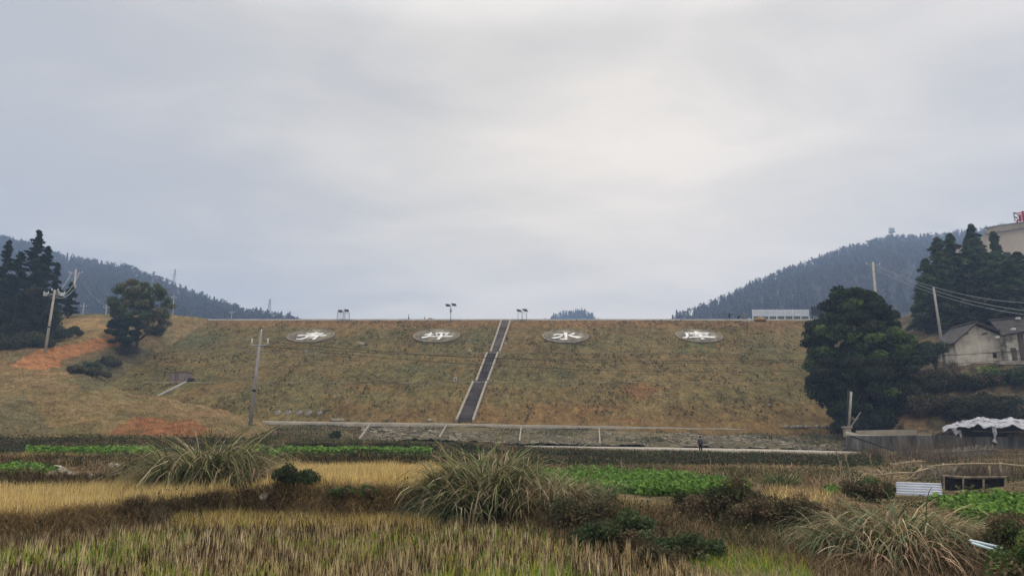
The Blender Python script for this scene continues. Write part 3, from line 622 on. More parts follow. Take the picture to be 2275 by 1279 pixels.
# shaggy growth hanging on the steep terrace walls themselves
def wall_pts(n, ki, u0, u1, lo=-.15, hi=1.1):
    t = (rng.uniform(u0, u1, n)-CX)/FPX/1.023; f = rng.uniform(lo, hi, n)
    ya = np.interp(t, TC, KY[:, ki]); yb = np.interp(t, TC, KY[:, ki+1]); Yt_ = ya+(yb-ya)*f; Yq = Yt_.copy()
    for _ in range(6): Yq = Yt_ - fbm(t*Yq*.35, Yq*.35, 3, 5)*np.clip(Yq*.05, .2, 2.2)
    return t*Yq, Yq
for ki, n_, u0_, u1_, pal_, lb_ in ((0, 52000, -60, 2000, C_DEAD+C_DEADL+C_DKG[:2], 'rough dead grass clinging to the first terrace wall'), (2, 40000, -60, 1900, C_DEAD+C_DEADL[:1]+C_DKG, 'rough grass clinging to the second terrace wall'), (4, 26000, -60, 1150, C_DEAD[:3]+C_DKG*2, 'dark rough grass on the third terrace wall')):
    X, Y = wall_pts(n_, ki, u0_, u1_); pn_ = fbm(X*.6, Y*.6, 3, 640+ki); ok = pn_ > -.12; X, Y, pn_ = X[ok], Y[ok], pn_[ok]
    c_ = pick(pal_, len(X), .25)*(1+1.4*pn_[:, None]); lt_ = rng.random(len(X)) < sstep(.02, .2, fbm(X*1.1, Y*1.1, 3, 650+ki)); c_ = np.where(lt_[:, None], pick(C_DEADL+C_GOLD[3:], len(X)), c_)
    field('wall_grass', lb_, X, Y, np.clip(c_, .01, 1), (.14,.46), .009*np.maximum(Y/15, 1), (.2,1.1), (.4,1.6), seg=4, az=-math.pi/2+rng.normal(0, 1.0, len(X)))
# straw fringe drooping over each terrace lip
X, Y = scat(150000, -.95, .95, 13, 62); k, u, v = pk(X, Y); kf = k-np.floor(k)
ok = (((k > .8) & (k < 1.12)) | ((k > 2.8) & (k < 3.1)) | ((k > 4.75) & (k < 5.1) & (u < 1150))) & (u > -60) & (u < 1700) & (fbm(X*.5, Y*.5, 3, 88) > -.14)
X, Y = X[ok], Y[ok]; field('straw_fringe', 'tan straw drooping over the lips of the terraces', X, Y, C_DEADL+C_GOLD[:2]+[(.14,.12,.055)], (.18,.42), .009*np.maximum(Y/14, 1), (.3,1.0), (.7,1.6), seg=4, az=-math.pi/2+rng.normal(0, .8, len(X)))
# low creeping leaves mixed through the banks
def leafstuff(name, label, X, Y, size, pal, hmax, cat='plants', nper=1, m=None, spread=1.0):
    Z = on(X, Y) + rng.uniform(0, 1, len(X))**1.5*hmax
    Vv, Q = leafquads(np.stack([X, Y, Z], -1), size, np.tile(np.array((0, -.25, 1.)), (len(X), 1)), spread=spread)
    return tag(npmesh(name, Vv, [Q], m or M_leaf, None, np.repeat(pick(pal, len(X), .2), 4, 0)), label, cat, kind='stuff')
X, Y = scat(120000, -.95, .95, 11, 60); k, u, v = pk(X, Y); ok = bankmask(k, u, v, Y) & (fbm(X*.4, Y*.4, 3, 401) > .04)
X, Y = X[ok], Y[ok]; leafstuff('undergrowth', 'small leafy weeds scattered over the terrace banks', X, Y, .035*np.maximum(Y/14, 1)**.8, C_DKG+C_OLV+[(.07,.10,.035)], .3)
# dark green hedgy growth on the far terrace walls
X, Y = scat(90000, -.72, .02, 35, 66); k, u, v = pk(X, Y); ok = ((u < 600) & (k > 5.9) & (k < 7.3)) | ((u >= 540) & (u < 1060) & ((k > 1.95) & (k < 3.05) | (k > 3.9) & (k < 5.05)))
X, Y = X[ok], Y[ok]; leafstuff('undergrowth', 'dark green growth covering the long terrace walls below the mound', X, Y, .085, C_DKG+[(.06,.055,.028),(.075,.06,.035)], .34)
X, Y = scat(60000, .0, .5, 44, 64); k, u, v = pk(X, Y); ok = (u > 1150) & (k > 3.7) & (k < 5.1) & (u < 1960) & (fbm(X*.2, Y*.3, 3, 77) > -.1)
X, Y = X[ok], Y[ok]; leafstuff('undergrowth', 'dark tangled growth on the bank below the lower path', X, Y, .11, C_DKG+[(.06,.04,.028),(.09,.06,.035),(.12,.085,.05)], .42)
# --- green crops
def crop(poly, y0, y1, n, label, size, h, t0, t1):
    X, Y = scat(n, t0, t1, y0, y1); k, u, v = pk(X, Y); ok = inpoly(u, v, poly) & (fbm(X*1.3, Y*.9, 3, 505) > -.13) & (np.sin((X+Y*.15)*7.5)+fbm(X*1.5, Y*1.5, 2, 506)*2.5 > -.72); X, Y = X[ok], Y[ok]
    pn = fbm(X*.9, Y*.9, 3, 501)+.5; hh = h*(.35+1.1*pn)
    Z = on(X, Y) + rng.random(len(X))*hh
    Vv, Q = leafquads(np.stack([X, Y, Z], -1), size*rng.uniform(.6, 1.3, len(X)), np.tile(np.array((0, -.35, 1.)), (len(X), 1)), aspect=1.35, spread=.55)
    c = pick(C_CROP, len(X), .18)*(.75+.5*pn[:, None])
    return tag(npmesh('leafy_crops', Vv, [Q], M_leaf, None, np.repeat(c, 4, 0)), label, 'crops', kind='stuff')
crop([(1170,1052),(1330,1047),(1420,1050),(1480,1060),(1660,1078),(1668,1106),(1560,1102),(1380,1102),(1200,1078)], 19, 40, 46000, 'bright green leafy vegetables in the middle terrace plot', .115, .34, 0, .36)
crop([(2060,1112),(2400,1108),(2400,1180),(2150,1165),(2085,1135)], 12, 24, 30000, 'bright green leafy vegetables in the plot at the right edge', .10, .3, .48, .85)
crop([(560,1002),(960,1004),(945,1017),(560,1014)], 37, 60, 26000, 'thin strip of green crops below the toe of the dam', .17, .4, -.37, -.08)
crop([(55,998),(110,994),(330,1000),(360,1012),(60,1012)], 35, 54, 16000, 'thin strip of green crops left of the big reed clump', .16, .4, -.7, -.44)
crop([(-60,1036),(80,1042),(128,1054),(100,1062),(-60,1060)], 26, 36, 12000, 'small plot of green crops at the left edge', .12, .3, -.8, -.58)
crop([(1830,1085),(1960,1088),(1960,1100),(1835,1100)], 18, 30, 9000, 'little patch of green crops before the corrugated sheet', .10, .25, .38, .6)
crop([(2135,838),(2190,825),(2240,835),(2230,862),(2140,860)], 88, 105, 16000, 'green vegetables on the bank below the old house', .3, .5, .55, .75)
crop([(2170,820),(2215,815),(2225,830),(2175,832)], 92, 105, 8000, 'few green vegetables right under the house wall', .28, .5, .57, .72)
X = rng.uniform(-72, 74, 26000); Y = rng.uniform(104.5, 159, 26000); ok = (X < xr_dam(Y)) & (fbm(X*.5, Y*.25, 3, 620) > .0); X, Y = X[ok], Y[ok]
tag(blades('dam_weeds', np.stack([X, Y, damz(Y)-.05], -1), rng.uniform(.18, .5, len(X)), rng.uniform(.15, .42, len(X)), rng.uniform(.1, .9, len(X)), rng.uniform(.2, 1, len(X)), rng.uniform(0, 6.3, len(X)), pick([(.12,.10,.045),(.13,.12,.05),(.20,.155,.075),(.10,.10,.042)], len(X)), M_grass, 2), 'coarse weed clumps dotted over the dam face', 'grass', kind='stuff')
# --- short turf on the dam and mound
X = rng.uniform(-72, 74, 150000); Y = rng.uniform(104.5, 159, 150000); ok = X < xr_dam(Y); X, Y = X[ok], Y[ok]
pn = fbm(X*.3, Y*.3, 4, 601)+.5; ok = rng.random(len(X)) < sstep(.3, .7, pn)+.12; X, Y = X[ok], Y[ok]
bz = damz(Y); uu2, vv2 = proj(X, Y, bz); cc = dam_col(X, Y, uu2, vv2)*rng.uniform(.85, 1.7, (len(X), 1))
tag(blades('dam_grass', np.stack([X, Y, bz-.05], -1), rng.uniform(.07, .24, len(X)), rng.uniform(.07, .2, len(X)), rng.uniform(.3, 1.3, len(X)), rng.uniform(.2, 1, len(X)), rng.uniform(0, 6.3, len(X)), np.clip(cc, .01, 1), M_grass, 2), 'short patchy turf growing over the dam face', 'grass', kind='stuff')
X, Y = scat(110000, -.95, -.2, 58, 158); k, u, v = pk(X, Y); Z = ground(X, Y)
ok = ((k > 7.2) | (Y > 100)) & (u < 640) & (u > -60) & ((Y < 106) | (X < -64)) & (rng.random(len(X)) < sstep(.25, .7, fbm(X*.25, Y*.25, 4, 611)+.5)); ok &= ~inpoly(u, v, [(20,812),(90,775),(160,765),(245,745),(215,720),(255,725),(268,768),(200,795),(150,812),(80,822)])
X, Y, Z, u, v, k = X[ok], Y[ok], Z[ok], u[ok], v[ok], k[ok]
cc = ground_col(X, Y, Z, k, u, v)*rng.uniform(.8, 1.8, (len(X), 1))
tag(blades('mound_grass', np.stack([X, Y, Z-.05], -1), rng.uniform(.1, .38, len(X)), rng.uniform(.035, .1, len(X))*np.maximum(Y/90, .7), rng.uniform(0, 1.0, len(X)), rng.uniform(.2, 1, len(X)), rng.uniform(0, 6.3, len(X)), np.clip(cc, .01, 1), M_grass, 2), 'thin dry grass over the bare earth mound', 'grass', kind='stuff')
X, Y = scat(90000, -.36, .5, 58, 104); k, u, v = pk(X, Y); Z = ground(X, Y); ok = (k > 5) & (k < 7.95) & (u > 560) & (u < 1960); X, Y, Z, u, k = X[ok], Y[ok], Z[ok], u[ok], k[ok]
pn = fbm(X*.3, Y*.3, 3, 612)+.5; keep = (k < 6) | (rng.random(len(X)) < sstep(.52, .68, pn)+ .9*(u < 880)+.5*(u > 1560)); X, Y, Z, pn = X[keep], Y[keep], Z[keep], pn[keep]
cc = np.where((pn > .55)[:, None], pick([(.08,.10,.035),(.10,.105,.045),(.06,.08,.03)], len(X)), pick(C_DEADL+C_DEAD+C_OLV, len(X)))
tag(blades('slope_grass', np.stack([X, Y, Z], -1), rng.uniform(.12, .45, len(X)), rng.uniform(.05, .10, len(X)), rng.uniform(0, 1.0, len(X)), rng.uniform(.2, 1, len(X)), rng.uniform(0, 6.3, len(X)), np.clip(cc*.8, .01, 1), M_grass, 2), 'dry grass beside the paths below the dam', 'grass', kind='stuff')

# --- big arching reed clumps (each a thing)
def reed(u, Y, rx, ry, n, L, label, pal, wd=.022, lean=(.05,.75), bias=None, plumes=0, curl=(.7,2.1), name='reed_clump', z=None):
    n = int(n*1.25); L = (L[0]*.55, L[1]*.86); curl = (curl[0]+.6, curl[1]+.55); pal = [tuple(min(1, q_*1.3) for q_ in p_) for p_ in pal]; wd = wd*(1.75 if name == 'reed_clump' else 1.2)
    c = G(u, Y); t = thing(name, c, label, 'grass clump', 'big arching grass clumps' if name == 'reed_clump' else None)
    a = rng.uniform(0, 6.283, n); r = rng.random(n)**.6; bx = np.cos(a)*r*rx; by = np.sin(a)*r*ry
    bz = ground(c[0]+bx, c[1]+by)-c[2]
    az = np.arctan2(by/ry, bx/rx)+rng.normal(0, 1.0, n)
    th0 = rng.uniform(*lean, n)*(.35+.65*r); o = blades('blades', np.stack([bx, by, bz], -1), np.where(rng.random(n) < .5, rng.uniform(L[0]*.5, L[1]*.55, n), rng.uniform(*L, n))*(1.05-.25*r), wd*rng.uniform(.5, 1.4, n), th0, rng.uniform(*curl, n), az, pick(pal, n, .22), M_grass, 6, t, roll=.9)
    if plumes:
        m = plumes; a = rng.uniform(0, 6.283, m); bx = np.cos(a)*rx*.7; by = np.sin(a)*ry*.7; bz = ground(c[0]+bx, c[1]+by)-c[2]
        H = rng.uniform(L[0]*.9, L[1]*1.1, m); blades('stems', np.stack([bx, by, bz], -1), H, np.full(m, wd*.6), rng.uniform(0, .2, m), rng.uniform(0, .3, m), a, pick([(.30,.24,.15)], m), M_grass, 3, t)
    return t
C_REED=[(.15,.16,.065),(.10,.12,.045),(.20,.19,.09),(.26,.215,.13),(.30,.24,.15),(.075,.095,.045),(.22,.175,.10)]
C_REEDG=[(.09,.13,.065),(.11,.15,.08),(.14,.165,.10),(.24,.20,.12)]
C_REEDT=[(.33,.235,.145),(.27,.185,.115),(.23,.16,.10),(.38,.29,.19),(.16,.105,.07)]
reed(470, 23.5, 1.35, .9, 1700, (2.6,4.4), 'tall grey green reed clump left of centre, below the concrete pole', C_REED+[(.05,.06,.025),(.07,.08,.03)], .027)
reed(395, 24.2, .7, .6, 380, (1.3,2.6), 'smaller green reed tuft on the left flank of the tall clump', C_REEDG, .02)
reed(575, 22.5, .8, .5, 420, (1.2,2.2), 'drooping pale reed tuft at the right foot of the tall left clump', C_REED+C_REEDT, .018)
reed(1080, 19.6, 1.5, .9, 1800, (1.7,2.9), 'largest reed clump in the middle of the photo, green and tan', C_REED+[(.05,.06,.025),(.07,.08,.03)], .029)
reed(990, 19.0, .7, .5, 520, (1.0,2.0), 'bluish green reed tuft on the left side of the middle clump', C_REEDG, .016)
reed(1215, 18.4, .85, .5, 720, (1.1,2.3), 'reed tuft with tan blades on the right side of the middle clump', C_REED+C_REEDT[:2], .018)
reed(1290, 18.9, .8, .4, 460, (.9,1.6), 'thin green reed tuft before the bright vegetable plot', C_REEDG+C_DEAD[:2], .015)
reed(1960, 13.2, 1.15, .9, 1500, (1.5,2.4), 'widest reed clump at the right front, brown blades spilling forward', C_REED+C_REEDG+C_REEDT[:2]+[(.05,.06,.025),(.07,.05,.03)], .019, curl=(1.0,2.4))
reed(1985, 12.2, .75, .3, 420, (1.0,1.7), 'curtain of dead tan reed blades hanging at the front of the right clump', C_REEDT, .02, lean=(.5,1.1), curl=(.9,1.9))
reed(1850, 13.4, .5, .5, 360, (.9,1.7), 'green reed tuft on the left side of the right front clump', C_REEDG, .015)
reed(2090, 12.6, .6, .5, 420, (.9,1.6), 'straw coloured reed tuft on the right side of the right front clump', C_REEDT+C_REED[:2], .014, curl=(1.0,2.2))
reed(1720, 27, .55, .5, 320, (.9,1.7), 'dark reed tuft beside the right end of the vegetable plot', C_REED[:3]+C_DKG, .016)
reed(690, 19.4, .7, .45, 300, (.4,.85), 'low green reed tuft on the bank below the middle golden field', C_REEDG, .014)
reed(1130, 20.6, .5, .4, 260, (1.6,2.8), 'upright reeds at the back of the middle clump', C_REED, .016)
for i, (u_, Y_) in enumerate(((1815,26),(1880,25.5),(1950,27.5),(150,26.3),(250,26.8),(80,26.2))):
    reed(u_, Y_, .6, .4, 200, (.6,1.3) if i < 3 else (.5,.9), ['pampas tuft with thin pale stems left of the dead stalks','pampas tuft with tall pale stems in the dry patch','pampas tuft with pale stems beside the bamboo fence','tan grass tuft above the boulders at the left','golden grass tuft on the left terrace edge','pale grass tuft hanging beside the left crop plot'][i], C_REEDT+C_DEAD, .012, lean=(0,.35), curl=(.2,1.2), plumes=14 if i < 3 else 4, name='grass_tuft')

# --- shrubs
def shrub(name, u, Y, rx, ry, h, n, size, pal, label, cat='shrub', group=None, seed=0, twigs=10, m=None, blobs=22, zoff=0):
    if size < .1: size *= 1.1; pal = list(pal)+[(.10,.075,.045),(.06,.055,.03)]
    c = G(u, Y); t = thing(name, (c[0], c[1], c[2]+zoff), label, cat, group)
    g = np.random.default_rng(seed+int(u)); a = g.uniform(0, 6.28, blobs); r = g.random(blobs)**.6
    cs = np.stack([np.cos(a)*r*rx*.7, np.sin(a)*r*ry*.7, h*(.15+.62*(1-r*.6)*g.uniform(.35, 1.2, blobs))], -1); rs = np.full(blobs, 1.)*min(rx, h)*.27*g.uniform(.6, 1.6, blobs)
    Vv, Q, cc = blob_leaves(cs, rs, n, size, pal, .8, .25, 1.3); cc = np.clip(cc*1.35, 0, 1)
    npmesh('foliage', Vv, [Q], m or M_leaf, t, cc)
    mb = MB()
    for k_ in range(twigs):
        j = g.integers(0, blobs); e_ = cs[j]+g.normal(0, rs[j]*.6, 3); e_[2] = max(e_[2], .15); mid = e_*.5+np.array([0, 0, .1*h]); b0 = (g.normal(0, .08), g.normal(0, .08), -.1)
        mb.tube([b0, mid, e_*1.05], [.018*h+.004, .012*h, .003], 4)
    mb.build('stems', M_bark, t)
    return t
GD=[(.028,.048,.02),(.04,.062,.026),(.02,.035,.016)]
shrub('shrub', 1390, 14.8, 1.4, .7, .68, 8000, .036, [(.05,.07,.03),(.07,.085,.04),(.035,.05,.024),(.10,.08,.045)], 'dark leafy bush spreading down to the straw right of the middle reeds', seed=1)
shrub('shrub', 1500, 13.1, .95, .6, .55, 6500, .032, [(.05,.07,.03),(.07,.085,.04),(.035,.05,.024)], 'low dark green bush nearest to the matted straw', seed=2)
shrub('shrub', 1300, 16.6, 1.1, .6, 1.1, 5200, .036, [(.07,.06,.035),(.09,.065,.04),(.05,.06,.03)], 'brownish bush with sparse leaves beside the middle reed clump', seed=3)
shrub('shrub', 1600, 17.3, 1.5, .8, .95, 9000, .04, [(.05,.05,.025),(.035,.045,.02),(.075,.06,.035)], 'dark mixed bush in the hollow right of the vegetable plot', seed=4)
shrub('shrub', 1700, 16.3, 1.3, .7, .85, 7500, .04, [(.045,.045,.024),(.06,.05,.03)], 'dark brown bush on the bank in front of the dead stalks', seed=5)
shrub('shrub', 2262, 9.6, .75, .7, .95, 9000, .03, [(.07,.10,.03),(.10,.13,.04),(.045,.07,.025)], 'green bush cut off by the right bottom corner', seed=6)
shrub('shrub', 2210, 11.6, .5, .5, .75, 3600, .028, [(.06,.08,.03),(.08,.09,.04)], 'thin green bush behind the pale pipes', seed=7)
shrub('shrub', 1905, 21.5, .9, .5, .7, 3000, .05, [(.06,.10,.035),(.05,.075,.03)], 'dark green weed patch left of the corrugated sheet', seed=8)
shrub('shrub', 665, 20.4, 1.0, .5, .62, 3600, .045, [(.04,.06,.028),(.06,.075,.035),(.03,.045,.02)], 'dark green shrub on the bank right of the tall left reeds', seed=9)
shrub('shrub', 800, 19.6, .9, .4, .35, 2600, .045, [(.06,.10,.03),(.04,.07,.025)], 'low green ferny patch below the middle golden field', seed=10)
shrub('shrub', 920, 19.0, .8, .4, .3, 2200, .045, [(.09,.13,.035),(.06,.09,.03)], 'low yellowish green patch left of the middle reeds', seed=11)
shrub('shrub', 748, 78, .8, .8, 1.3, 700, .16, GD, 'small round dark shrub on the grassy slope below the toe path', seed=12)
shrub('shrub', 515, 27.5, .6, .4, .9, 900, .05, C_RUST, 'rusty dry weed clump on the right top of the tall left reeds', seed=13)

# ------------------------------------------------------------------ trees
def blobtree(name, u, Y, h, label, cs, rs, n, size, pal, trunk_r=.25, cat='tree', group=None, squash=.75, base=None, kids=10, spread=None, lean=0, seed=1, shell=.55):
    c = base or G(u, Y); t = thing(name, c, label, cat, group)
    mb = MB(); limbs(mb, (0, 0, -.4), (lean, 0, h*.72), trunk_r, kids, spread or h*.28, seed); mb.build('trunk', M_bark, t, True)
    Vv, Q, cc = blob_leaves(cs, rs, n, size, pal, squash, shell); npmesh('crown', Vv, [Q], M_leaf, t, cc)
    return t
def envelope(n, rx, ry, z0, z1, prof, g, rmin, rmax):
    cs = []; rs = []
    for i in range(n):
        f = g.random(); a = g.uniform(0, 6.283); q = prof(f)*g.uniform(.45, 1.0)
        cs.append((math.cos(a)*rx*q, math.sin(a)*ry*q, z0+(z1-z0)*f)); rs.append(g.uniform(rmin, rmax)*(.6+.4*prof(f)))
    return cs, rs
g = np.random.default_rng(3)
# the big dark evergreen right of the dam
bx, by, bz0 = G(1918, 97); bt = (bx, by, bz0)
ztop = P(1890, 628, 97)[2]-bz0
cs, rs = envelope(360, 6.9, 5.4, 2.3, ztop-1.2, lambda f: float(np.interp(f, [0,.25,.5,.72,.88,1], [.62,.98,1.0,.8,.55,.22])), g, .9, 1.6)
cs += [(-1.9, 0, ztop-1.0), (.3, -.4, ztop-1.3), (-1.8, 0, ztop-1.9), (2.4, 0, ztop-2.2), (-6.0, 0, 6.5), (-5.6, 0, 9.0), (-6.2, -.5, 4.6), (6.2, 0, 8.0), (6.6, 0, 5.0), (3.5, 0, 2.4), (4.8, 0, 2.0)]; rs += [.9, 1.0, 1.1, 1.2, 1.3, 1.2, 1.2, 1.3, 1.4, 1.3, 1.3]
blobtree('evergreen_tree', 0, 0, ztop, 'huge dark evergreen tree at the right end of the dam', cs, rs, 78000, .3, [(.036,.055,.022),(.045,.07,.026),(.026,.04,.018),(.10,.145,.04),(.05,.06,.03),(.036,.046,.026)], .5, base=bt, seed=5, squash=.6)
# mixed tree on the left abutment
b1 = on_ground(303, 778, 100, 162); zt = P(303, 618, b1[1])[2]-b1[2]
g = np.random.default_rng(8); cs, rs = envelope(95, 6.2, 4.4, zt*.33, zt-.9, lambda f: math.sqrt(max(0, 1-(f*1.0-.25)**2))*1.0, g, .7, 1.25)
cs = [(x_+.4, y_, z_) for x_, y_, z_ in cs]
blobtree('broadleaf_tree', 0, 0, zt, 'spreading thin tree with grey branches on the left abutment', cs, rs, 17000, .25, [(.11,.14,.06),(.13,.15,.065),(.08,.11,.05),(.14,.13,.07),(.10,.125,.06)], .32, base=b1, kids=26, spread=zt*.38, seed=12, shell=.2)
b2 = on_ground(272, 782, 100, 162); g = np.random.default_rng(9); cs, rs = envelope(26, 4.2, 3, 1.8, 6.4, lambda f: 1-.55*f, g, .8, 1.3)
blobtree('pine_tree', 0, 0, 7, 'dark bluish green bushy tree in front of the spreading left tree', cs, rs, 9000, .22, [(.022,.042,.026),(.03,.052,.03)], .2, base=b2, squash=.5, seed=13)
# tall dark cypress-like trees at the far left
def conifer(u, vb, vt, Y, r, label, seed, pal, n=9000, group='tall conifers at the left edge', name='cypress_tree', size=.22, squash=1.1, name2='tree', vtop=None):
    x_, y_, z_ = P(u, vb, Y); z_ = gz(x_, y_) if vb is None else min(z_, gz(x_, y_)+.0) ; z_ = gz(x_, y_)
    h = P(u, vt, Y)[2]-z_
    g = np.random.default_rng(seed); t = thing(name, (x_, y_, z_), label, name2, group); mb = MB(); limbs(mb, (0,0,-.4), (0,0,h*.97), .22, 3, r*.4, seed); mb.build('trunk', M_bark, t, True)
    if name == 'broadleaf_tree':
        cs, rs = envelope(30, r, r, h*.25, h*.9, lambda f: math.sqrt(max(0, 1-(f*1.3-.5)**2)), g, .7, 1.2); Vv, Q, cc = blob_leaves(cs, rs, n, size, pal, .8, .3, .9)
    else: Vv, Q, cc = whorls(h, r*1.15, int(n*1.5), size*1.1, pal, g, .3 if name == 'cypress_tree' else .5, .55 if name == 'cypress_tree' else .25, .06, .75 if name == 'cypress_tree' else .6, 6)
    npmesh('crown', Vv, [Q], M_leaf, t, cc); return t
CY_=[(.036,.055,.034),(.05,.072,.042),(.028,.044,.028)]
conifer(52, 760, 512, 126, 3.6, 'tallest dark conifer at the left edge with a thin ragged tip', 1, CY_, 12000)
conifer(80, 760, 548, 128, 3.0, 'second tall conifer, just right of the tallest one', 2, CY_, 9000)
conifer(106, 750, 584, 131, 2.0, 'slim pointed conifer right of the two tallest', 3, CY_, 6000)
conifer(18, 760, 560, 125, 3.4, 'broad dark conifer left of the tallest one', 4, CY_, 10000)
conifer(-12, 760, 535, 127, 3.0, 'dark conifer cut by the left picture edge', 5, CY_, 8000)
conifer(151, 700, 628, 148, 1.7, 'small narrow dark conifer beside the tall utility pole', 6, [(.018,.04,.02)], 4500)
conifer(62, 760, 640, 122, 3.0, 'darker bushy tree at the foot of the left conifers', 7, [(.03,.036,.022),(.045,.045,.03)], 8000, name='broadleaf_tree')
conifer(20, 780, 660, 120, 3.2, 'grey green bushy tree below the left edge conifers', 8, [(.04,.045,.03),(.055,.055,.04)], 8000, name='broadleaf_tree')
conifer(105, 740, 668, 124, 1.8, 'rounded green shrub tree behind the nearer left pole', 9, [(.04,.06,.03)], 4000, name='broadleaf_tree')
# feathery bamboo / fir grove above the old house
BM=[(.065,.11,.045),(.095,.14,.052),(.05,.08,.04),(.085,.10,.055)]
for i, (u_, vt, Y, r, L_) in enumerate(((2075,575,128,3.0,'leftmost dark feathery tree of the grove above the house'),(2105,528,132,3.4,'tall pointed feathery tree over the right utility pole'),(2138,520,136,3.6,'bright green feathery tree in the middle of the grove'),(2060,620,124,2.6,'low feathery tree overhanging the yellow shrub'),(2175,535,134,3.6,'dense green tree right of the middle of the grove'),(2190,498,140,2.6,'highest thin tree in front of the beige building'),(2215,560,130,4.0,'broad green tree below the beige building corner'),(2238,515,141,2.4,'sparse feathery tree against the beige wall'),(2255,570,128,4.2,'green tree below the red rooftop sign'),(2285,560,131,4.0,'tree of the grove cut by the right picture edge'),(2150,610,122,4.0,'dark rounded tree low in the grove'),(2200,625,121,4.0,'dark brownish tree just above the house roof'),(2250,640,119,4.2,'darkest tree behind the right roof of the house'),(2105,650,119,3.4,'dark tree behind the right utility pole'))):
    conifer(u_, 740, vt, Y, r, L_, 30+i, BM if i < 10 else [(.038,.05,.03),(.05,.052,.034)], 11000 if i < 10 else 10000, 'trees of the grove above the house', 'bamboo_tree' if i in (1,2,4,5,7) else 'evergreen_tree', .26 if i < 10 else .28, .55 if i in (1,2,4,5,7) else .9)
shrub('yellow_shrub', 2035, 112, 2.7, 2, 5.2, 4200, .26, [(.22,.15,.055),(.17,.12,.05),(.12,.10,.045)], 'yellowish autumn shrub between the big evergreen and the grove', seed=21, blobs=14)
# thicket on the bank below the house
TH=[(.035,.042,.024),(.05,.05,.03),(.075,.06,.04),(.028,.036,.02)]
for i, (u_, Y, rx, h_, pal, L_) in enumerate(((2090,101.5,2.6,6.5,[(.04,.052,.026)],'dark bush pressed against the left side of the old house'),(1985,99,4.5,7.0,TH[:1],'dark thicket against the right flank of the big evergreen'),(2045,101,4.0,6.0,[(.025,.038,.022)],'dark thicket left of the right utility pole foot'),(1868,98.5,3.0,3.4,[(.026,.036,.02),(.045,.045,.03)],'dark undergrowth around the trunk of the big evergreen'),(1905,95,2.8,2.6,[(.03,.04,.022),(.06,.05,.035)],'dark brush reaching from the big evergreen toward the dark post'),(2145,96,3.0,2.4,TH,'grey brown scrub on the bank right of the dead stump'),(2195,97,2.8,1.8,[(.05,.06,.03),(.09,.07,.045)],'low mixed scrub under the vegetable patch of the house'),(2262,97,3.2,2.8,[(.045,.065,.03),(.06,.06,.035)],'green scrub on the bank below the right end of the house'),(2095,97,3.0,2.6,[(.06,.055,.035),(.04,.045,.026)],'brown scrub at the foot of the slim grey pole'),(2050,96,3.2,3.0,TH,'tangled scrub right of the big evergreen, halfway up the bank'),(2230,87,3.0,1.5,[(.08,.08,.035),(.12,.08,.045)],'low weedy scrub just above the tarpaulin shed'),(2110,86.5,2.4,1.4,[(.09,.07,.045),(.06,.05,.035)],'dry brown scrub behind the left end of the tarpaulin shed'),(2020,93,3.6,3.8,TH,'grey brown thicket under the big evergreen'),(2075,92,3.4,3.6,TH,'tangled bush on the bank below the right pole'),(2125,91,3.2,3.2,TH,'tangled bush under the dead creeper stump'),(2180,92,3.0,2.6,TH[:2],'dark bush below the house vegetable patch'),(2235,91,3.4,3.0,TH[:2]+[(.04,.06,.025)],'dark green bush at the right of the bank'),(1945,92,3.6,3.0,[(.022,.03,.018)],'dark low growth at the foot of the big evergreen'),(2280,90,3.4,3.4,TH,'bush on the bank at the right picture edge'),(2000,87,2.0,1.5,[(.16,.13,.08),(.10,.08,.05)],'pale dry bush before the dark thicket'),(2062,84,1.8,1.5,[(.24,.15,.06),(.2,.12,.05)],'yellow orange dry bush left of the tarpaulin shed'),(2262,79,1.8,1.6,[(.2,.13,.07),(.14,.10,.06)],'brown dry bush over the right end of the tarpaulin'))):
    shrub('shrub', u_, Y, rx, rx*.6, h_, 5200 if rx > 2 else 1800, .2, pal, L_, seed=60+i, blobs=16, twigs=16)
for i, (u_, Y_, rx, h_, L_) in enumerate(((-15,119,3.2,3.0,'grey green scrub on the mound edge at the left picture border'),(22,120,3.0,3.4,'tall scrub before the trunks of the left edge trees'),(48,120,2.6,2.6,'scrub between the left edge trees and the nearer pole'),(76,121,2.0,2.0,'low scrub just left of the nearer pole foot'),(35,122,3,4.2,'taller green scrub under the dark conifers'),(98,125,3,3.4,'scrub under the slim pointed conifer'))):
    shrub('shrub', u_, Y_, rx, rx*.6, h_, 3600, .19, [(.055,.068,.036),(.075,.08,.042),(.04,.05,.028),(.11,.09,.055)], L_, seed=140+i, blobs=18)
for i, (u_, v_, rx, h_, pal, L_) in enumerate(((30,775,5,4,[(.05,.07,.04),(.07,.085,.05)],'green scrub at the left edge beside the dirt road'),(75,770,4,3,[(.06,.075,.04),(.1,.09,.05)],'green scrub left of the nearer utility pole'),(118,748,2.2,1.8,[(.045,.065,.03)],'dark green scrub right behind the nearer utility pole'),(160,748,2.5,2,[(.06,.075,.035)],'small scrub patch on the yellow bank above the dirt road'),(200,826,4.5,2.0,[(.04,.06,.025),(.06,.07,.035)],'dark green scrub in the hollow below the dirt road'),(245,815,4,2.2,[(.05,.055,.03),(.08,.065,.045)],'brownish scrub under the left abutment trees'),(215,840,4,1.6,[(.075,.07,.04),(.05,.06,.035)],'grey green scrub behind the mound edge'),(280,790,3.5,2.4,[(.07,.055,.04),(.05,.05,.03)],'bare brown scrub under the spreading tree'),(160,830,3.6,1.5,[(.08,.07,.045)],'pale scrub in the hollow behind the mound'),(345,745,3.6,2.4,[(.05,.06,.035)],'low dark scrub right of the spreading left tree'))):
    p = on_ground(u_, v_, 98, 163); shrub('shrub', 0, 0, rx*.75, rx*.5, h_, 2600, .18, pal, L_, seed=90+i, blobs=12) .location = p
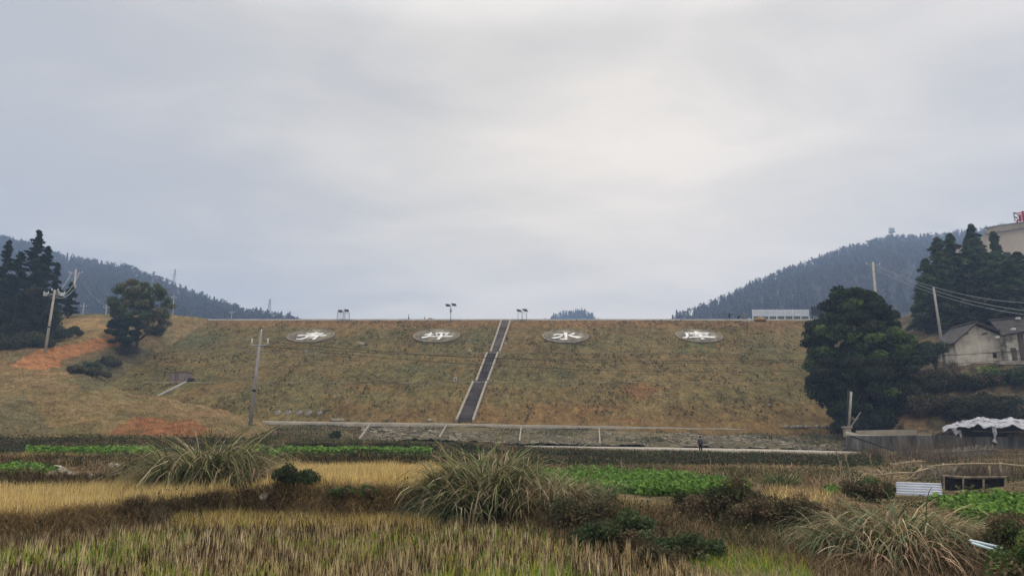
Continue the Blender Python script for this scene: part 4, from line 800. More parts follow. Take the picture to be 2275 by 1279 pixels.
# ------------------------------------------------------------------ concrete works on and below the dam
def ribbon(name, pts_front, pts_back, thick, m, kind='structure', label=None, cat=None, lift=.0, parent=None):
    """strip between two polylines with a front skirt"""
    a = np.array(pts_front, float); b = np.array(pts_back, float); a[:, 2] += lift; b[:, 2] += lift; n = len(a)
    Vv = np.concatenate([a-[0, 0, thick], a, b, b-[0, 0, thick]]); i = np.arange(n-1)
    q = [np.stack([i+k*n, i+1+k*n, i+1+(k+1)*n, i+(k+1)*n], -1) for k in range(3)]
    o = npmesh(name, Vv, [np.concatenate(q)], m, parent)
    if kind: tag(o, kind=kind)
    else: tag(o, label, cat)
    return o
def interp_uv(keys, us): return np.interp(us, [k[0] for k in keys], [k[1] for k in keys])
us = np.linspace(530, 1882, 120)
vt_ = interp_uv([(530,934),(800,938),(1000,940),(1350,945.5),(1660,951),(1882,955)], us)
pf_ = [P(u, v+1.2+.5*math.sin(u*.05), 102.4) for u, v in zip(us, vt_)]; pb_ = [P(u, v-.5, 104.8) for u, v in zip(us, vt_)]
ribbon('toe_path', pf_, pb_, .5, M_conc_l)
us = np.linspace(1165, 1990, 90)
vf = interp_uv([(1165,991),(1300,994.5),(1500,1000),(1700,1004),(1990,1008)], us); vb = interp_uv([(1165,989),(1300,991),(1500,993.5),(1700,997),(1860,1001),(1990,1005)], us)
ribbon('lower_path', [P(u, v, 77.5) for u, v in zip(us, vf)], [P(u, v, 81.5) for u, v in zip(us, vb)], .5, M_conc_l)
# stone revetment between the two paths
us = np.linspace(800, 1905, 330); ff = np.linspace(0, 1, 26)
U_, F_ = np.meshgrid(us, ff); vb0 = interp_uv([(800,980),(1000,976),(1160,985),(1300,990),(1500,993),(1700,997),(1905,1003)], U_); vt0 = interp_uv([(800,948),(1000,950),(1350,957),(1660,963),(1905,966)], U_)
vv_ = vb0 + (vt0-vb0)*F_; Yr = 84 + F_*18.2
d0, d1, d2 = ray(U_, vv_); RX = d0/d1*Yr; RZ = d2/d1*Yr + fbm(RX*2.2, Yr*2.2, 3, 700)*.45 + fbm(RX*.3, Yr*.3, 3, 701)*.7 + .05
mst, t_, b_ = newmat('rubble_masonry'); b_.inputs['Roughness'].default_value = .95; b_.inputs['Specular IOR Level'].default_value = .02
tcn = t_.nodes.new('ShaderNodeTexCoord'); vo = t_.nodes.new('ShaderNodeTexVoronoi'); vo.inputs['Scale'].default_value = 1.1; vo.feature = 'DISTANCE_TO_EDGE'; t_.links.new(tcn.outputs['Object'], vo.inputs[0])
vo2 = t_.nodes.new('ShaderNodeTexVoronoi'); vo2.inputs['Scale'].default_value = 1.1; t_.links.new(tcn.outputs['Object'], vo2.inputs[0])
r1 = t_.nodes.new('ShaderNodeValToRGB'); r1.color_ramp.elements[0].position = .03; r1.color_ramp.elements[0].color = (.035,.03,.02,1); r1.color_ramp.elements[1].position = .13; r1.color_ramp.elements[1].color = (1,1,1,1); t_.links.new(vo.outputs[0], r1.inputs[0])
r2 = t_.nodes.new('ShaderNodeValToRGB'); r2.color_ramp.elements[0].color = (.05,.04,.025,1); r2.color_ramp.elements[1].color = (.27,.225,.155,1); t_.links.new(vo2.outputs['Color'], r2.inputs[0])
nz = t_.nodes.new('ShaderNodeTexNoise'); nz.inputs['Scale'].default_value = .22; nz.inputs['Detail'].default_value = 5; t_.links.new(tcn.outputs['Object'], nz.inputs[0])
r3 = t_.nodes.new('ShaderNodeValToRGB'); r3.color_ramp.elements[0].position = .45; r3.color_ramp.elements[0].color = (0,0,0,1); r3.color_ramp.elements[1].position = .6; r3.color_ramp.elements[1].color = (1,1,1,1); t_.links.new(nz.outputs[0], r3.inputs[0])
mm = t_.nodes.new('ShaderNodeMixRGB'); mm.blend_type = 'MULTIPLY'; mm.inputs[0].default_value = 1; t_.links.new(r2.outputs[0], mm.inputs[1]); t_.links.new(r1.outputs[0], mm.inputs[2])
m2 = t_.nodes.new('ShaderNodeMixRGB'); t_.links.new(r3.outputs[0], m2.inputs[0]); t_.links.new(mm.outputs[0], m2.inputs[1]); m2.inputs[2].default_value = (.075,.065,.03,1)
m3 = t_.nodes.new('ShaderNodeMixRGB'); m3.inputs[0].default_value = .75; t_.links.new(m2.outputs[0], m3.inputs[2]); t_.links.new(mm.outputs[0], m3.inputs[1]); t_.links.new(m3.outputs[0], b_.inputs['Base Color'])
rv_ = thing('stone_revetment', tuple(P(1350, 985, 88)), 'rough stone pitching with concrete ribs between the two paths below the dam', 'retaining wall')
ro = npmesh('masonry_face', np.stack([RX, Yr, RZ], -1).reshape(-1, 3) - np.array(rv_.location), [grid_quads(*RX.shape)], mst, rv_, smooth=True)
M_rim0 = mat('rib_concrete', (.30,.265,.20), (.16,.14,.10), 1.5)
def rev_pt(u, f, lift=.0):
    vb1 = float(interp_uv([(800,980),(1000,976),(1160,985),(1300,990),(1500,993),(1700,997),(1905,1003)], u)); vt1 = float(interp_uv([(800,945),(1000,947),(1350,953),(1660,959),(1905,963)], u))
    p = P(u, vb1+(vt1-vb1)*f, 84+18.2*f); return np.array((p[0], p[1], p[2]+.3+lift))
for ub, ut in ((797,822),(976,992),(1154,1158),(1333,1331)):
    mb = MB(); l = []
    for i in range(9):
        f = .02+.96*i/8; u = ub+(ut-ub)*f; l.append(rev_pt(u, f)-np.array(rv_.location))
    for a, b in zip(l[:-1], l[1:]):
        a = Vector(a); b = Vector(b); s = Vector((.09, 0, 0)); d = Vector((0, 0, -.5))
        mb.add([a-s, a+s, b+s, b-s, a-s+d, a+s+d, b+s+d, b-s+d], [(0,1,2,3),(4,5,1,0),(0,3,7,4),(1,5,6,2)])
    mb.build('rib', M_stonec if ub == 797 else M_rim0, rv_)
# berm drains across the dam face
for nm, Yb, zb, v_ in (('berm_drain', 119.3, 10.05, 850), ('berm_drain', 135.5, 16.8, 785)):
    x_a = -60 if Yb < 130 else -66; x_b = xr_dam(Yb)+2
    xs_ = np.linspace(x_a, x_b, 90); wob = fbm(xs_*.4, xs_*0+Yb, 3, 77)*.12
    ribbon(nm, [(x_, Yb-.05, zb+.17+w_) for x_, w_ in zip(xs_, wob)], [(x_, Yb+.3, zb+.18+w_) for x_, w_ in zip(xs_, wob)], .42, mat('berm_concrete', (.26,.205,.115), (.08,.062,.035), .35, bump=.3, bscale=5))
# crest kerb and road
xs_ = np.linspace(-77, 74, 60)
o = ribbon('crest_kerb', [(x_, 159.25, 27.42) for x_ in xs_], [(x_, 160.9, 27.42) for x_ in xs_], .5, mat('kerb_concrete', (.40,.38,.35), (.28,.26,.23), .5, bump=.2))
ribbon('crest_road', [(x_, 160.95, 27.14) for x_ in xs_], [(x_, 165.5, 27.14) for x_ in xs_], .2, M_conc)
# the long flight of steps
st = thing('staircase', on_dam(1031, 936), 'long straight concrete stairway climbing the dam in three flights', 'stairs')
O = np.array(st.location)
M_step = mat('step_concrete', (.15,.13,.12), (.06,.05,.05), .35, bump=.5, bscale=5); M_step2 = mat('upper_step_concrete', (.24,.205,.17), (.12,.10,.085), .3, bump=.4, bscale=5)
for bl, tl, br, tr, ms, zc in (((1014,937),(1051,851),(1051,937),(1081,851),M_step,0),((1058,849),(1082,786),(1083,849),(1106,786),M_step,1),((1090,784),(1114,713.5),(1110,784),(1134,713.5),M_step2,2)):
    BL, TL, BR, TR = [np.array(on_dam(*q)) for q in (bl, tl, br, tr)]
    Yb_, Yt_ = BL[1], TL[1]; zb_, zt_ = damz(Yb_), damz(Yt_); n = max(30, int((Yt_-Yb_)/.42)); mb = MB()
    for i in range(n):
        f0, f1 = i/n, (i+1)/n; y0_, y1_ = Yb_+(Yt_-Yb_)*f0, Yb_+(Yt_-Yb_)*f1; z0_, z1_ = zb_+(zt_-zb_)*f0+.08, zb_+(zt_-zb_)*f1+.08
        xa0, xb0 = BL[0]+(TL[0]-BL[0])*f0, BR[0]+(TR[0]-BR[0])*f0; xa1, xb1 = BL[0]+(TL[0]-BL[0])*f1, BR[0]+(TR[0]-BR[0])*f1
        mb.add([np.array(q)-O for q in ((xa0,y0_,z0_),(xb0,y0_,z0_),(xb0,y0_,z1_),(xa0,y0_,z1_),(xb1,y1_,z1_),(xa1,y1_,z1_))], [(0,1,2,3),(3,2,4,5)])
    fl = mb.build('flight', ms, st)
    for A_, B_ in ((BL, TL), (BR, TR)):
        k2 = MB(); a = Vector(A_-O); b = Vector(B_-O); up = Vector((0, -.17, .38)); s = Vector((.15, 0, 0)); dn = Vector((0, 0, -.5))
        k2.add([a-s+up, a+s+up, b+s+up, b-s+up, a-s+dn, a+s+dn, b+s+dn, b-s+dn], [(0,1,2,3),(4,5,1,0),(0,3,7,4),(1,5,6,2),(3,2,6,7)]); k2.build('side_kerb', M_conc_l, st)
for (ul, ur), Yc, zc in (((1054,1084), 119.95, 10.05), ((1084,1110), 136.15, 16.8)):
    v_ = 850 if Yc < 130 else 785; a = P(ul, v_, Yc)[0]; b = P(ur, v_, Yc)[0]
    MB().box(((a+b)/2-O[0], Yc-O[1], zc+.08-O[2]), (b-a+.6, 1.45, .22)).build('landing', M_conc, st)
# ------------------------------------------------------------------ four round plaques with raised characters
GL = [
 (640,691,748,[[(430,310),(520,275),(850,262),(1300,265),(1600,275),(1860,262),(1800,310),(1600,322),(1200,322),(800,310),(470,325)],[(880,190),(1240,180),(1460,172),(1720,182),(1720,215),(1600,240),(1180,250),(900,235)],[(1250,190),(1350,130),(1440,150),(1400,190),(1250,275),(1130,275)],[(880,300),(1020,300),(900,400),(780,450),(640,490),(440,495),(370,480),(400,455),(560,460),(700,430),(810,395),(860,340)],[(940,338),(1330,335),(1310,362),(930,372)],[(880,398),(1270,395),(1230,425),(860,425)],[(1330,310),(1480,310),(1400,400),(1290,490),(1140,510),(1150,490),(1210,455),(1300,360)]]),
 (918,970,748,[[(840,150),(910,150),(880,250),(840,330),(720,370),(600,400),(420,420),(395,370),(600,345),(700,310),(760,220)],[(560,260),(620,230),(740,215),(1010,230),(1010,260),(720,260),(570,285)],[(1040,170),(1300,150),(1730,150),(1740,195),(1440,200),(1060,200)],[(1070,230),(1160,225),(1190,300),(1120,290)],[(1640,215),(1680,255),(1560,285),(1480,290),(1560,240)],[(840,320),(1100,325),(1400,335),(1900,310),(1850,365),(1500,370),(1000,372),(800,365)],[(1320,170),(1440,170),(1400,350),(1260,490),(1130,490),(1170,430),(1270,310)]]),
 (1203,1256,749,[[(1060,150),(1240,150),(1240,300),(1250,480),(1180,500),(1000,495),(870,450),(880,430),(1000,450),(1110,445),(1120,350),(1090,230)],[(580,280),(640,225),(1000,215),(1070,240),(1020,310),(900,380),(740,435),(600,435),(460,415),(480,395),(700,375),(820,345),(900,300),(930,265),(700,270),(600,300)],[(1240,255),(1330,250),(1500,170),(1620,180),(1620,220),(1500,250),(1370,265),(1600,325),(1920,350),(1880,400),(1740,435),(1600,405),(1400,340),(1260,290)]]),
 (1500,1553,748,[[(450,150),(630,155),(620,210),(660,310),(600,400),(520,430),(340,405),(360,375),(480,365),(530,320),(520,250)],[(600,150),(950,150),(1640,150),(1630,195),(600,200)],[(910,115),(1000,90),(1160,150),(1100,210),(960,170)],[(690,230),(1580,215),(1580,250),(700,262)],[(980,190),(1130,190),(1050,270),(960,320),(830,330),(840,300),(930,290)],[(980,300),(1610,295),(1610,325),(980,330)],[(670,400),(700,365),(1250,345),(1925,345),(1915,420),(1700,415),(1300,395),(900,400),(690,415)],[(1110,260),(1240,250),(1330,330),(1370,380),(1200,390),(1110,290)],[(1210,415),(1380,430),(1410,495),(1280,495)]])]
tilt = math.atan(.46); Sv = Vector((0, math.cos(tilt), math.sin(tilt))); Nv = Vector((0, -math.sin(tilt), math.cos(tilt)))
M_worn = mat('worn_white_paint', (.82,.81,.77), (.52,.49,.43), 1.1, rough=.8)
M_rim = mat('plaque_rim', (.25,.21,.14), (.13,.11,.07), .8)
M_disc = mat('plaque_concrete', (.25,.21,.14), (.05,.045,.04), .5, bump=.3, bscale=6, c3=(.15,.125,.085), stretch=(1,.5,.5))
LB = ['leftmost round concrete plaque, its white character worn at the edges','second round plaque from the left, white character leaning on dark patches','round plaque right of the stairway with the white character for water','rightmost round plaque with a white character of many strokes']
# faces use the plane of the top lift: z = 16.8 + .46 (Y - 136.9)
def on_plane(u, v, off=0.0):
    d = ray(u, v); zc = (16.8+off) - .46*136.9; Y = zc/(d[2]/d[1] - .46); return Vector((d[0]/d[1]*Y, Y, d[2]/d[1]*Y))
for (u0, cu, cv, strokes), lb in zip(GL, LB):
    c = on_plane(cu, cv); t = thing('character_plaque', tuple(c), lb, 'plaque', 'round plaques spelling the name of the reservoir'); Rr = 4.75
    def ring(r0, r1, h0, h1, name, m):
        n = 64; Vv = []
        for k_ in range(n):
            a = 2*math.pi*k_/n; e = Vector((math.cos(a), 0, 0)) + Sv*math.sin(a)
            e = Vector((math.cos(a), 0, 0)) + Sv*math.sin(a)
            Vv += [tuple(e*r0+Nv*h1), tuple(e*r1+Nv*h1), tuple(e*r1+Nv*h0)]
        fs = []
        for k_ in range(n):
            j = (k_+1) % n; fs += [(k_*3, k_*3+1, j*3+1, j*3), (k_*3+1, k_*3+2, j*3+2, j*3+1)]
        return MB().add(Vv, fs).build(name, m, t)
    n = 64; Vv = [tuple((Vector((math.cos(2*math.pi*k_/n), 0, 0)) + Sv*math.sin(2*math.pi*k_/n))*(Rr-.3)+Nv*.30) for k_ in range(n)]
    MB().add(Vv, [tuple(range(n))]).build('disc', M_disc, t)
    ring(Rr-.32, Rr, -.3, .36, 'rim', M_rim)
    mb = MB()
    for si, s_ in enumerate(strokes):
        pts = [on_plane(u0+x_/21.667, 732+y_/21.667, .33) - c + Nv*(.03+.006*si) for x_, y_ in s_]
        if (pts[1]-pts[0]).cross(pts[2]-pts[1]).dot(Nv) < 0: pass
        mb.prism(pts, Nv*.06)
    mb.build('character', M_worn, t)
# ------------------------------------------------------------------ small works on the slope
c = on_dam(403, 846); t = thing('drainage_box', c, 'grey concrete box standing on the dam slope at the left', 'concrete box')
MB().box((-.25, 0, .35), (3.0, 1.6, 1.9)).build('body', M_conc_d if False else mat('weathered_concrete', (.25,.20,.17), (.12,.095,.085), .8, bump=.3, stretch=(2.5,1,.4)), t, bevel=.04)
MB().box((-.25, 0, 1.34), (3.1, 1.7, .08)).build('lid', M_dark, t); MB().box((1.62, .1, -.05), (.75, 1.0, 1.0)).build('outlet_block', M_dark, t)
def beam(name, a, b, wd, hg, m, label, cat, group=None):
    a = Vector(a); b = Vector(b); mid = (a+b)/2; d = (b-a); s = Vector((d.y, -d.x, 0)).normalized()*wd/2 if abs(d.x)+abs(d.y) > 1e-4 else Vector((wd/2, 0, 0)); up = Vector((0, 0, hg))
    mb = MB().add([q-mid for q in (a-s, a+s, b+s, b-s, a-s+up, a+s+up, b+s+up, b-s+up)], [(0,3,2,1),(4,5,6,7),(0,1,5,4),(1,2,6,5),(2,3,7,6),(3,0,4,7)])
    o = mb.build(name, m); o.location = mid; return tag(o, label, cat, group)
beam('drain_channel', on_dam(412, 851), on_dam(350, 882), .35, .3, M_conc, 'narrow concrete channel running down left from the grey box', 'channel')
beam('drain_channel', on_dam(348, 772), on_dam(256, 834), .4, .35, M_conc_l, 'pale concrete gutter along the left edge of the dam face', 'channel')
beam('drain_channel', on_dam(324, 764), on_dam(338, 770), .5, .5, M_conc_l, 'short pale concrete piece at the head of the left gutter', 'channel')
for i, u in enumerate((617, 640.5, 664, 686, 710)):
    c = on_dam(u, 919); mb = MB(); mb.tube([(0, -.35, .15), (0, .35, .15)], .36 if i < 4 else .3, 18); o = mb.build('concrete_drum', mat('drum_concrete%d' % i, (.36,.33,.30), (.22,.20,.17), 2), smooth=False); o.location = c
    tag(o, ['leftmost concrete drum in the row at the foot of the dam','second concrete drum in the row, counted from the left','middle concrete drum of the row of five','fourth concrete drum in the row, counted from the left','smallest and rightmost concrete drum of the row'][i], 'concrete drum', 'row of concrete drums on the dam foot')
for (u, v, wd, hg, colr, lb) in ((1014,809,.62,.85,(.42,.24,.035),'orange yellow marker board on the slope left of the middle flight'),(1011,850,.55,.75,(.5,.47,.40),'pale concrete marker stone by the lower berm left of the stairs'),(1143,850,.5,.75,(.36,.25,.06),'dull yellow marker board by the lower berm right of the stairs')):
    c = on_dam(u, v); t = thing('marker_board', c, lb, 'marker')
    MB().box((0, 0, hg/2+.15), (wd, .12, hg)).build('board', mat('marker_paint', colr, tuple(x*.7 for x in colr), 3), t, bevel=.02)
    MB().box((-wd*.32, .02, .1), (.07, .07, .5)).build('leg', M_conc, t); MB().box((wd*.32, .02, .1), (.07, .07, .5)).build('leg', M_conc, t)
    MB().box((0, -.075, hg*.62+.15), (wd*.62, .02, hg*.13)).build('marking', M_dark, t); MB().box((0, -.075, hg*.36+.15), (wd*.5, .02, hg*.1)).build('marking', M_dark, t)
def rock(u, v, s, lb, grp=None, name='boulder', m=None, seed=0, p=None, flat=.7, cat='rock'):
    g_ = np.random.default_rng(seed); c = p or on_ground(u, v)
    import bmesh
    bm = bmesh.new(); bmesh.ops.create_icosphere(bm, subdivisions=3, radius=1)
    for vx in bm.verts:
        co = np.array(vx.co); q = 1+float(fbm(np.array([co[0]*1.6+seed]), np.array([co[1]*1.6+co[2]*1.3]), 3, seed)[0])*.9
        vx.co = Vector((co[0]*q*s, co[1]*q*s*.8, co[2]*q*s*flat))
    me = bpy.data.meshes.new(name); bm.to_mesh(me); bm.free(); me.materials.append(m or M_stonec)
    o = link(bpy.data.objects.new(name, me)); o.location = (c[0], c[1], c[2]+s*.25*flat); return tag(o, lb, cat, grp)
for i, (u, v, s, lb) in enumerate(((125,1046,.3,'largest tan boulder of the pile above the left golden field'),(140,1052,.2,'smaller boulder right of the largest one'),(112,1056,.18,'low boulder below the largest one'),(158,1056,.16,'small rightmost boulder of the pile'),(253,1041,.26,'grey boulder alone on the bank right of the pile'),(205,1060,.15,'tiny boulder between the pile and the lone one'),(118,1002,.22,'white rounded stone at the edge of the left green strip'),(590,1108,.16,'pale rock at the right foot of the tall left reeds'))):
    rock(u, v, s, lb, 'boulders on the left terrace bank' if i < 6 else None, seed=i+1, m=mat('pale_rock', (.42,.37,.29), (.24,.20,.15), 4, bump=.4))
for i, (u, v, s, lb) in enumerate(((1044,783,.35,'broken pale block on the upper berm left of the stairs'),(1122,766,.35,'pale stone right beside the upper flight of the stairs'),(680,784,.45,'tan stone on the upper berm in the left part of the dam'),(1709,903,.28,'pale stone low on the right part of the dam'),(1458,880,.3,'tan stone in the red patch right of the stairs'),(803,768,.6,'flat tan stone between the first two plaques'),(955,937,.4,'pale rock on the toe path left of the stair foot'),(1430,805,.3,'stone in the middle of the right part of the dam'))):
    rock(0, 0, s, lb, seed=30+i, p=on_dam(u, v-2), m=M_conc_l, name='stone')
rubble_us = np.concatenate([rng.uniform(1735, 1858, 22), rng.uniform(735, 770, 7)])
for i, u in enumerate(rubble_us):
    rock(0, 0, rng.uniform(.18, .4), ['small pale stone at the left end of the rubble row by the dark post','small pale stone in the middle of the rubble row','small pale stone at the end of the rubble row nearest the dark post'][int(np.clip((u-1735)/41, 0, 2))] if u > 1000 else 'flat pale stone lying on the toe path below the left plaque', 'rubble row on the toe path' if u > 1000 else 'stones on the left toe path', seed=60+i, p=on_dam(u, 949 if u > 1000 else 934), m=M_conc_l, name='stone')
# scattered stones over the dam face: small, countless
X = rng.uniform(-60, 62, 900); Y = rng.uniform(105, 159, 900); Z = damz(Y)+.05; s_ = rng.uniform(.04, .13, 900)
oc = np.array([(1,0,0),(-1,0,0),(0,1,0),(0,-1,0),(0,0,1),(0,0,-1)], float); of = np.array([(0,2,4),(2,1,4),(1,3,4),(3,0,4),(2,0,5),(1,2,5),(3,1,5),(0,3,5)])
Vv = (np.stack([X, Y, Z], -1)[:, None, :] + oc[None]*s_[:, None, None]*rng.uniform(.6, 1.4, (900, 6, 1))).reshape(-1, 3); Fq = (np.arange(900)[:, None, None]*6 + of[None]).reshape(-1, 3)
tag(npmesh('gravel', Vv, [Fq], mat('pebble', (.40,.33,.24), (.25,.18,.11), 1)), 'pebbles scattered over the dam face', 'gravel', kind='stuff')

# ------------------------------------------------------------------ solar monitoring stations on the crest
def station(u, fence, label, vtop, scale=1.0):
    Yc = 158.6; x_ = P(u, 712, Yc)[0]; zb_ = float(damz(Yc)); h = P(u, vtop, Yc)[2]-zb_
    t = thing('solar_station', (x_, Yc, zb_), label, 'monitoring station', 'solar monitoring stations along the crest')
    MB().tube([(0,0,-.2), (0,0,h-.1)], .07, 10).build('pole', M_steel, t, True)
    for s in (-1, 1):
        mb = MB(); cx_ = s*.68+.05; z_ = h-.5+(.12 if s > 0 else 0)
        mb.add([(cx_-.35, -.45, z_-.35), (cx_+.62, -.35, z_-.38), (cx_+.25, .45, z_+.3), (cx_-.68, .35, z_+.33), (cx_-.35, -.48, z_-.30), (cx_+.62, -.38, z_-.33), (cx_+.25, .42, z_+.35), (cx_-.68, .32, z_+.38)], [(0,3,2,1),(4,5,6,7),(0,1,5,4),(1,2,6,5),(2,3,7,6),(3,0,4,7)])
        mb.build('solar_panel', M_dark, t)
    if fence == 0:
        MB().box((.02, -.14, h*.58), (.42, .25, .75)).build('cabinet', M_steel, t, bevel=.02)
    if fence:
        xs = (-1.1, 0.55, 1.3) if fence == 2 else (-.95, .98)
        hh = 2.15 if fence == 2 else 2.6
        for i, xx in enumerate(xs):
            yy = -.9 if i < 2 else .3; MB().box((xx, yy, .9), (.11, .11, hh)).build('post', M_steel, t); 
            if i < 2: MB().box((xx-.02, yy-.03, -.55), (.2, .2, .9)).build('footing', M_conc_l, t)
        mb = MB()
        if fence == 2:
            for z_ in (.25, 1.85): mb.box((-.27, -.9, z_), (1.65, .06, .07)); mb.box((.92, -.3, z_), (.06, 1.3, .07), rz=-.55)
            for k_ in range(11): mb.box((-1.0+k_*.15, -.9, 1.05), (.03, .03, 1.6))
            for k_ in range(4): mb.box((.65+k_*.17, -.75+k_*.28, 1.05), (.03, .03, 1.6))
        else:
            for z_ in (.3, .8, 1.3, 1.7, 2.0): mb.box((0, -.9, z_), (1.95, .035, .03))
        mb.build('railing', M_steel, t)
station(762, 2, 'solar station inside a railed cage on the left of the crest', 686)
station(1001, 0, 'tall solar station with a grey cabinet, unfenced, left of the stairs', 673)
station(1160, 1, 'solar station between two posts just right of the stair top', 685)
def mini(u, vtop, lb, name, cat, m=M_dark, w_=.25):
    Yc = 160; x_ = P(u, 708, Yc)[0]; h = P(u, vtop, Yc)[2]-27.1; mb = MB(); mb.tube([(0,0,-.1), (0,0,h)], .05, 6); mb.box((0,0,h*.45), (w_, .2, h*.3)); mb.box((0,0,h), (w_*.6, .1, .12)); o = mb.build(name, m); o.location = (x_, Yc, 27.1); return tag(o, lb, cat)
mini(908, 699, 'tiny dark marker post on the crest left of the unfenced station', 'marker_post', 'post')
mini(943, 704, 'short dark object beside the small earth pile on the crest', 'marker_post', 'post')
rock(0, 0, 1.0, 'small reddish earth pile on the crest left of the unfenced station', name='earth_pile', seed=90, p=(P(956,709,160)[0], 160, 27.0), flat=.55, m=mat('earth_pile', (.30,.17,.09), (.2,.11,.06), 2, bump=.5), cat='earth pile')
rock(0, 0, 1.25, 'orange earth pile on the crest in front of the white boards', name='earth_pile', seed=93, p=(P(1688,709,159.2)[0], 159.0, 27.1), flat=.42, m=mat('earth_pile', (.36,.23,.10), (.25,.14,.06), 2, bump=.5), cat='earth pile')
for i, (u, s) in enumerate(((1655,.35),(1664,.4),(1672,.3))): rock(0, 0, s, ['left','middle','right'][i]+' pale rubble stone below the crouching workers', 'rubble below the workers', seed=95+i, p=on_dam(u, 715), m=M_conc_l, name='stone')
# white display boards and dark board on the crest
x0_, x1_ = P(1672.5, 700, 164)[0], P(1797, 700, 164)[0]; zb_ = 27.1; ht = P(1700, 688, 164)[2]-zb_
t = thing('display_boards', ((x0_+x1_)/2, 164, zb_), 'row of seven white boards between pale posts on the right of the crest', 'notice boards')
n = 7; wd = (x1_-x0_)/n
for i in range(n+1): MB().box((-(x1_-x0_)/2+i*wd, 0, ht/2), (.16, .16, ht+.25)).build('post', M_white, t)
for i in range(n):
    xc = -(x1_-x0_)/2+(i+.5)*wd
    MB().box((xc, 0, ht*.78), (wd-.3, .07, ht*.46)).build('board', mat('board_white', (.62,.66,.72), (.50,.54,.60), .8), t)
    MB().box((xc, -.045, ht*.80), (wd-.3, .02, .06)).build('divider', M_steel, t)
    MB().box((xc, .02, ht*.27), (wd-.3, .05, ht*.46)).build('lower_panel', mat('panel_grey', (.13,.15,.15), (.08,.1,.1), 1.5), t)
x0_, x1_ = P(1804, 700, 163)[0], P(1829.5, 700, 163)[0]; ht = P(1800, 681, 163)[2]-zb_
t = thing('notice_board', ((x0_+x1_)/2, 163, zb_), 'dark notice board on two black posts beside the big evergreen', 'notice board')
for s in (-1, 1): MB().box((s*(x1_-x0_)/2, 0, ht/2-.1), (.13, .13, ht+.2)).build('post', M_dark, t)
MB().box((0, 0, ht*.72), (x1_-x0_-.13, .09, ht*.5)).build('board', mat('board_dark', (.05,.04,.055), (.035,.03,.04), 2, rough=.5), t); MB().box((0, 0, ht+.03), (x1_-x0_+.2, .2, .1)).build('cap', M_dark, t)

# ------------------------------------------------------------------ utility poles, pylons and wires
M_pole = mat('pole_concrete', (.44,.40,.33), (.33,.30,.25), 1.5, bump=.15); M_pole2 = mat('grey_pole_concrete', (.33,.31,.29), (.24,.225,.21), 1.5, bump=.15)
M_ins = mat('porcelain', (.62,.62,.60), (.5,.5,.48), 3, rough=.3)
def upole(base, top, r, label, arms=(), m=M_pole, band=None, name='utility_pole', group='concrete utility poles', arm_m=None, extra=None):
    b = Vector(base); tp = Vector(top)-b; t = thing(name, tuple(b), label, 'utility pole', group)
    MB().tube([(0,0,-.5), tp*.5, tp], [r, r*.82, r*.62], 14).build('shaft', m, t, True)
    L = tp.length
    for (f, w_, a, up, ins) in arms:
        c = tp*f; mb = MB(); d = Vector((math.cos(a), math.sin(a), 0))*w_/2
        mb.tube([c-d, c+d], .07, 6); mb.tube([c-d*.75, c-Vector((0,0,w_*.25))], .035, 5); mb.tube([c+d*.75, c-Vector((0,0,w_*.25))], .035, 5)
        mb.build('crossarm', arm_m or M_steel, t)
        for k_ in ins:
            q = c+d*k_; mb = MB(); mb.tube([q, q+Vector((0,0,up*.5)), q+Vector((0,0,up))], [.07, .10, .05], 8); mb.build('insulator', M_ins, t, True)
    if band: MB().tube([tp*band, tp*(band+.025)], r*.95, 14).build('band', M_dark, t)
    return t
def seat(u, v, Yhint0=60, y1=163): return on_ground(u, v, Yhint0, y1)
# nearer left pole
b = seat(100, 783, 98); tp = P(122, 644, b[1]); p1 = upole(b, tp, .24, 'leaning pale concrete pole with switch gear beside the dirt road', ((.93, 3.2, .1, .5, (-1,-.6,.45,1)),(.99, .9, .3, .35, (-1,1))), band=.39)
mb = MB()
for q in (-1.45, 1.35): mb.box((q, 0, 0), (.55, .3, .5))
o = mb.build('switch_gear', M_ins, p1); o.location = (Vector(tp)-Vector(b))*.93
# taller one behind
b = (P(156, 709, 152)[0], 152, gz(P(156,709,152)[0], 152)); tp = P(169, 598, 152); p2 = upole(b, tp, .26, 'tall pale concrete pole standing on the yellow bank at the left', ((.91, 2.7, 0, .45, (-1,1)),), band=.22); tp2 = tp
b = (P(182, 706, 200)[0], 200, 26); upole(b, P(187, 673, 200), .2, 'small distant pole left of the spreading tree, before the misty hill', ((.93, 1.6, 0, .3, (-1,1)),), m=M_pole2)
b = (P(236, 706, 200)[0], 200, 26); upole(b, P(237, 676, 200), .2, 'small distant pole peeping over the left branches of the spreading tree', ((.93, 1.6, 0, .3, (-1,1)),), m=M_pole2)
for i, (u, v) in enumerate(((386, 655),(515,690))):
    Y = 215; b = (P(u, 712, Y)[0], Y, 27); upole(b, P(u+.5, v, Y), .18, ['thin pale distant pole before the hill right of the spreading tree','thin pale distant pole low on the left hill, above the crest kerb'][i], ((.95, 1.4, 0, .3, (-1,1)),), m=M_pole2)
# pole in front of the dam
b = on_ground(557, 921, 80, 110); tp = P(580, 739, b[1]); p3 = upole(b, tp, .21, 'grey concrete pole leaning in front of the left half of the dam', ((.862, 1.75, 0, .75, (-1,1)),), m=M_pole2, band=.36, arm_m=M_steel); tp3 = tp
mb = MB(); q = Vector(tp)-Vector(b); mb.tube([q*.985, q*.985+Vector((.05,0,.55))], [.09,.05], 8); mb.build('insulator', M_ins, p3, True)
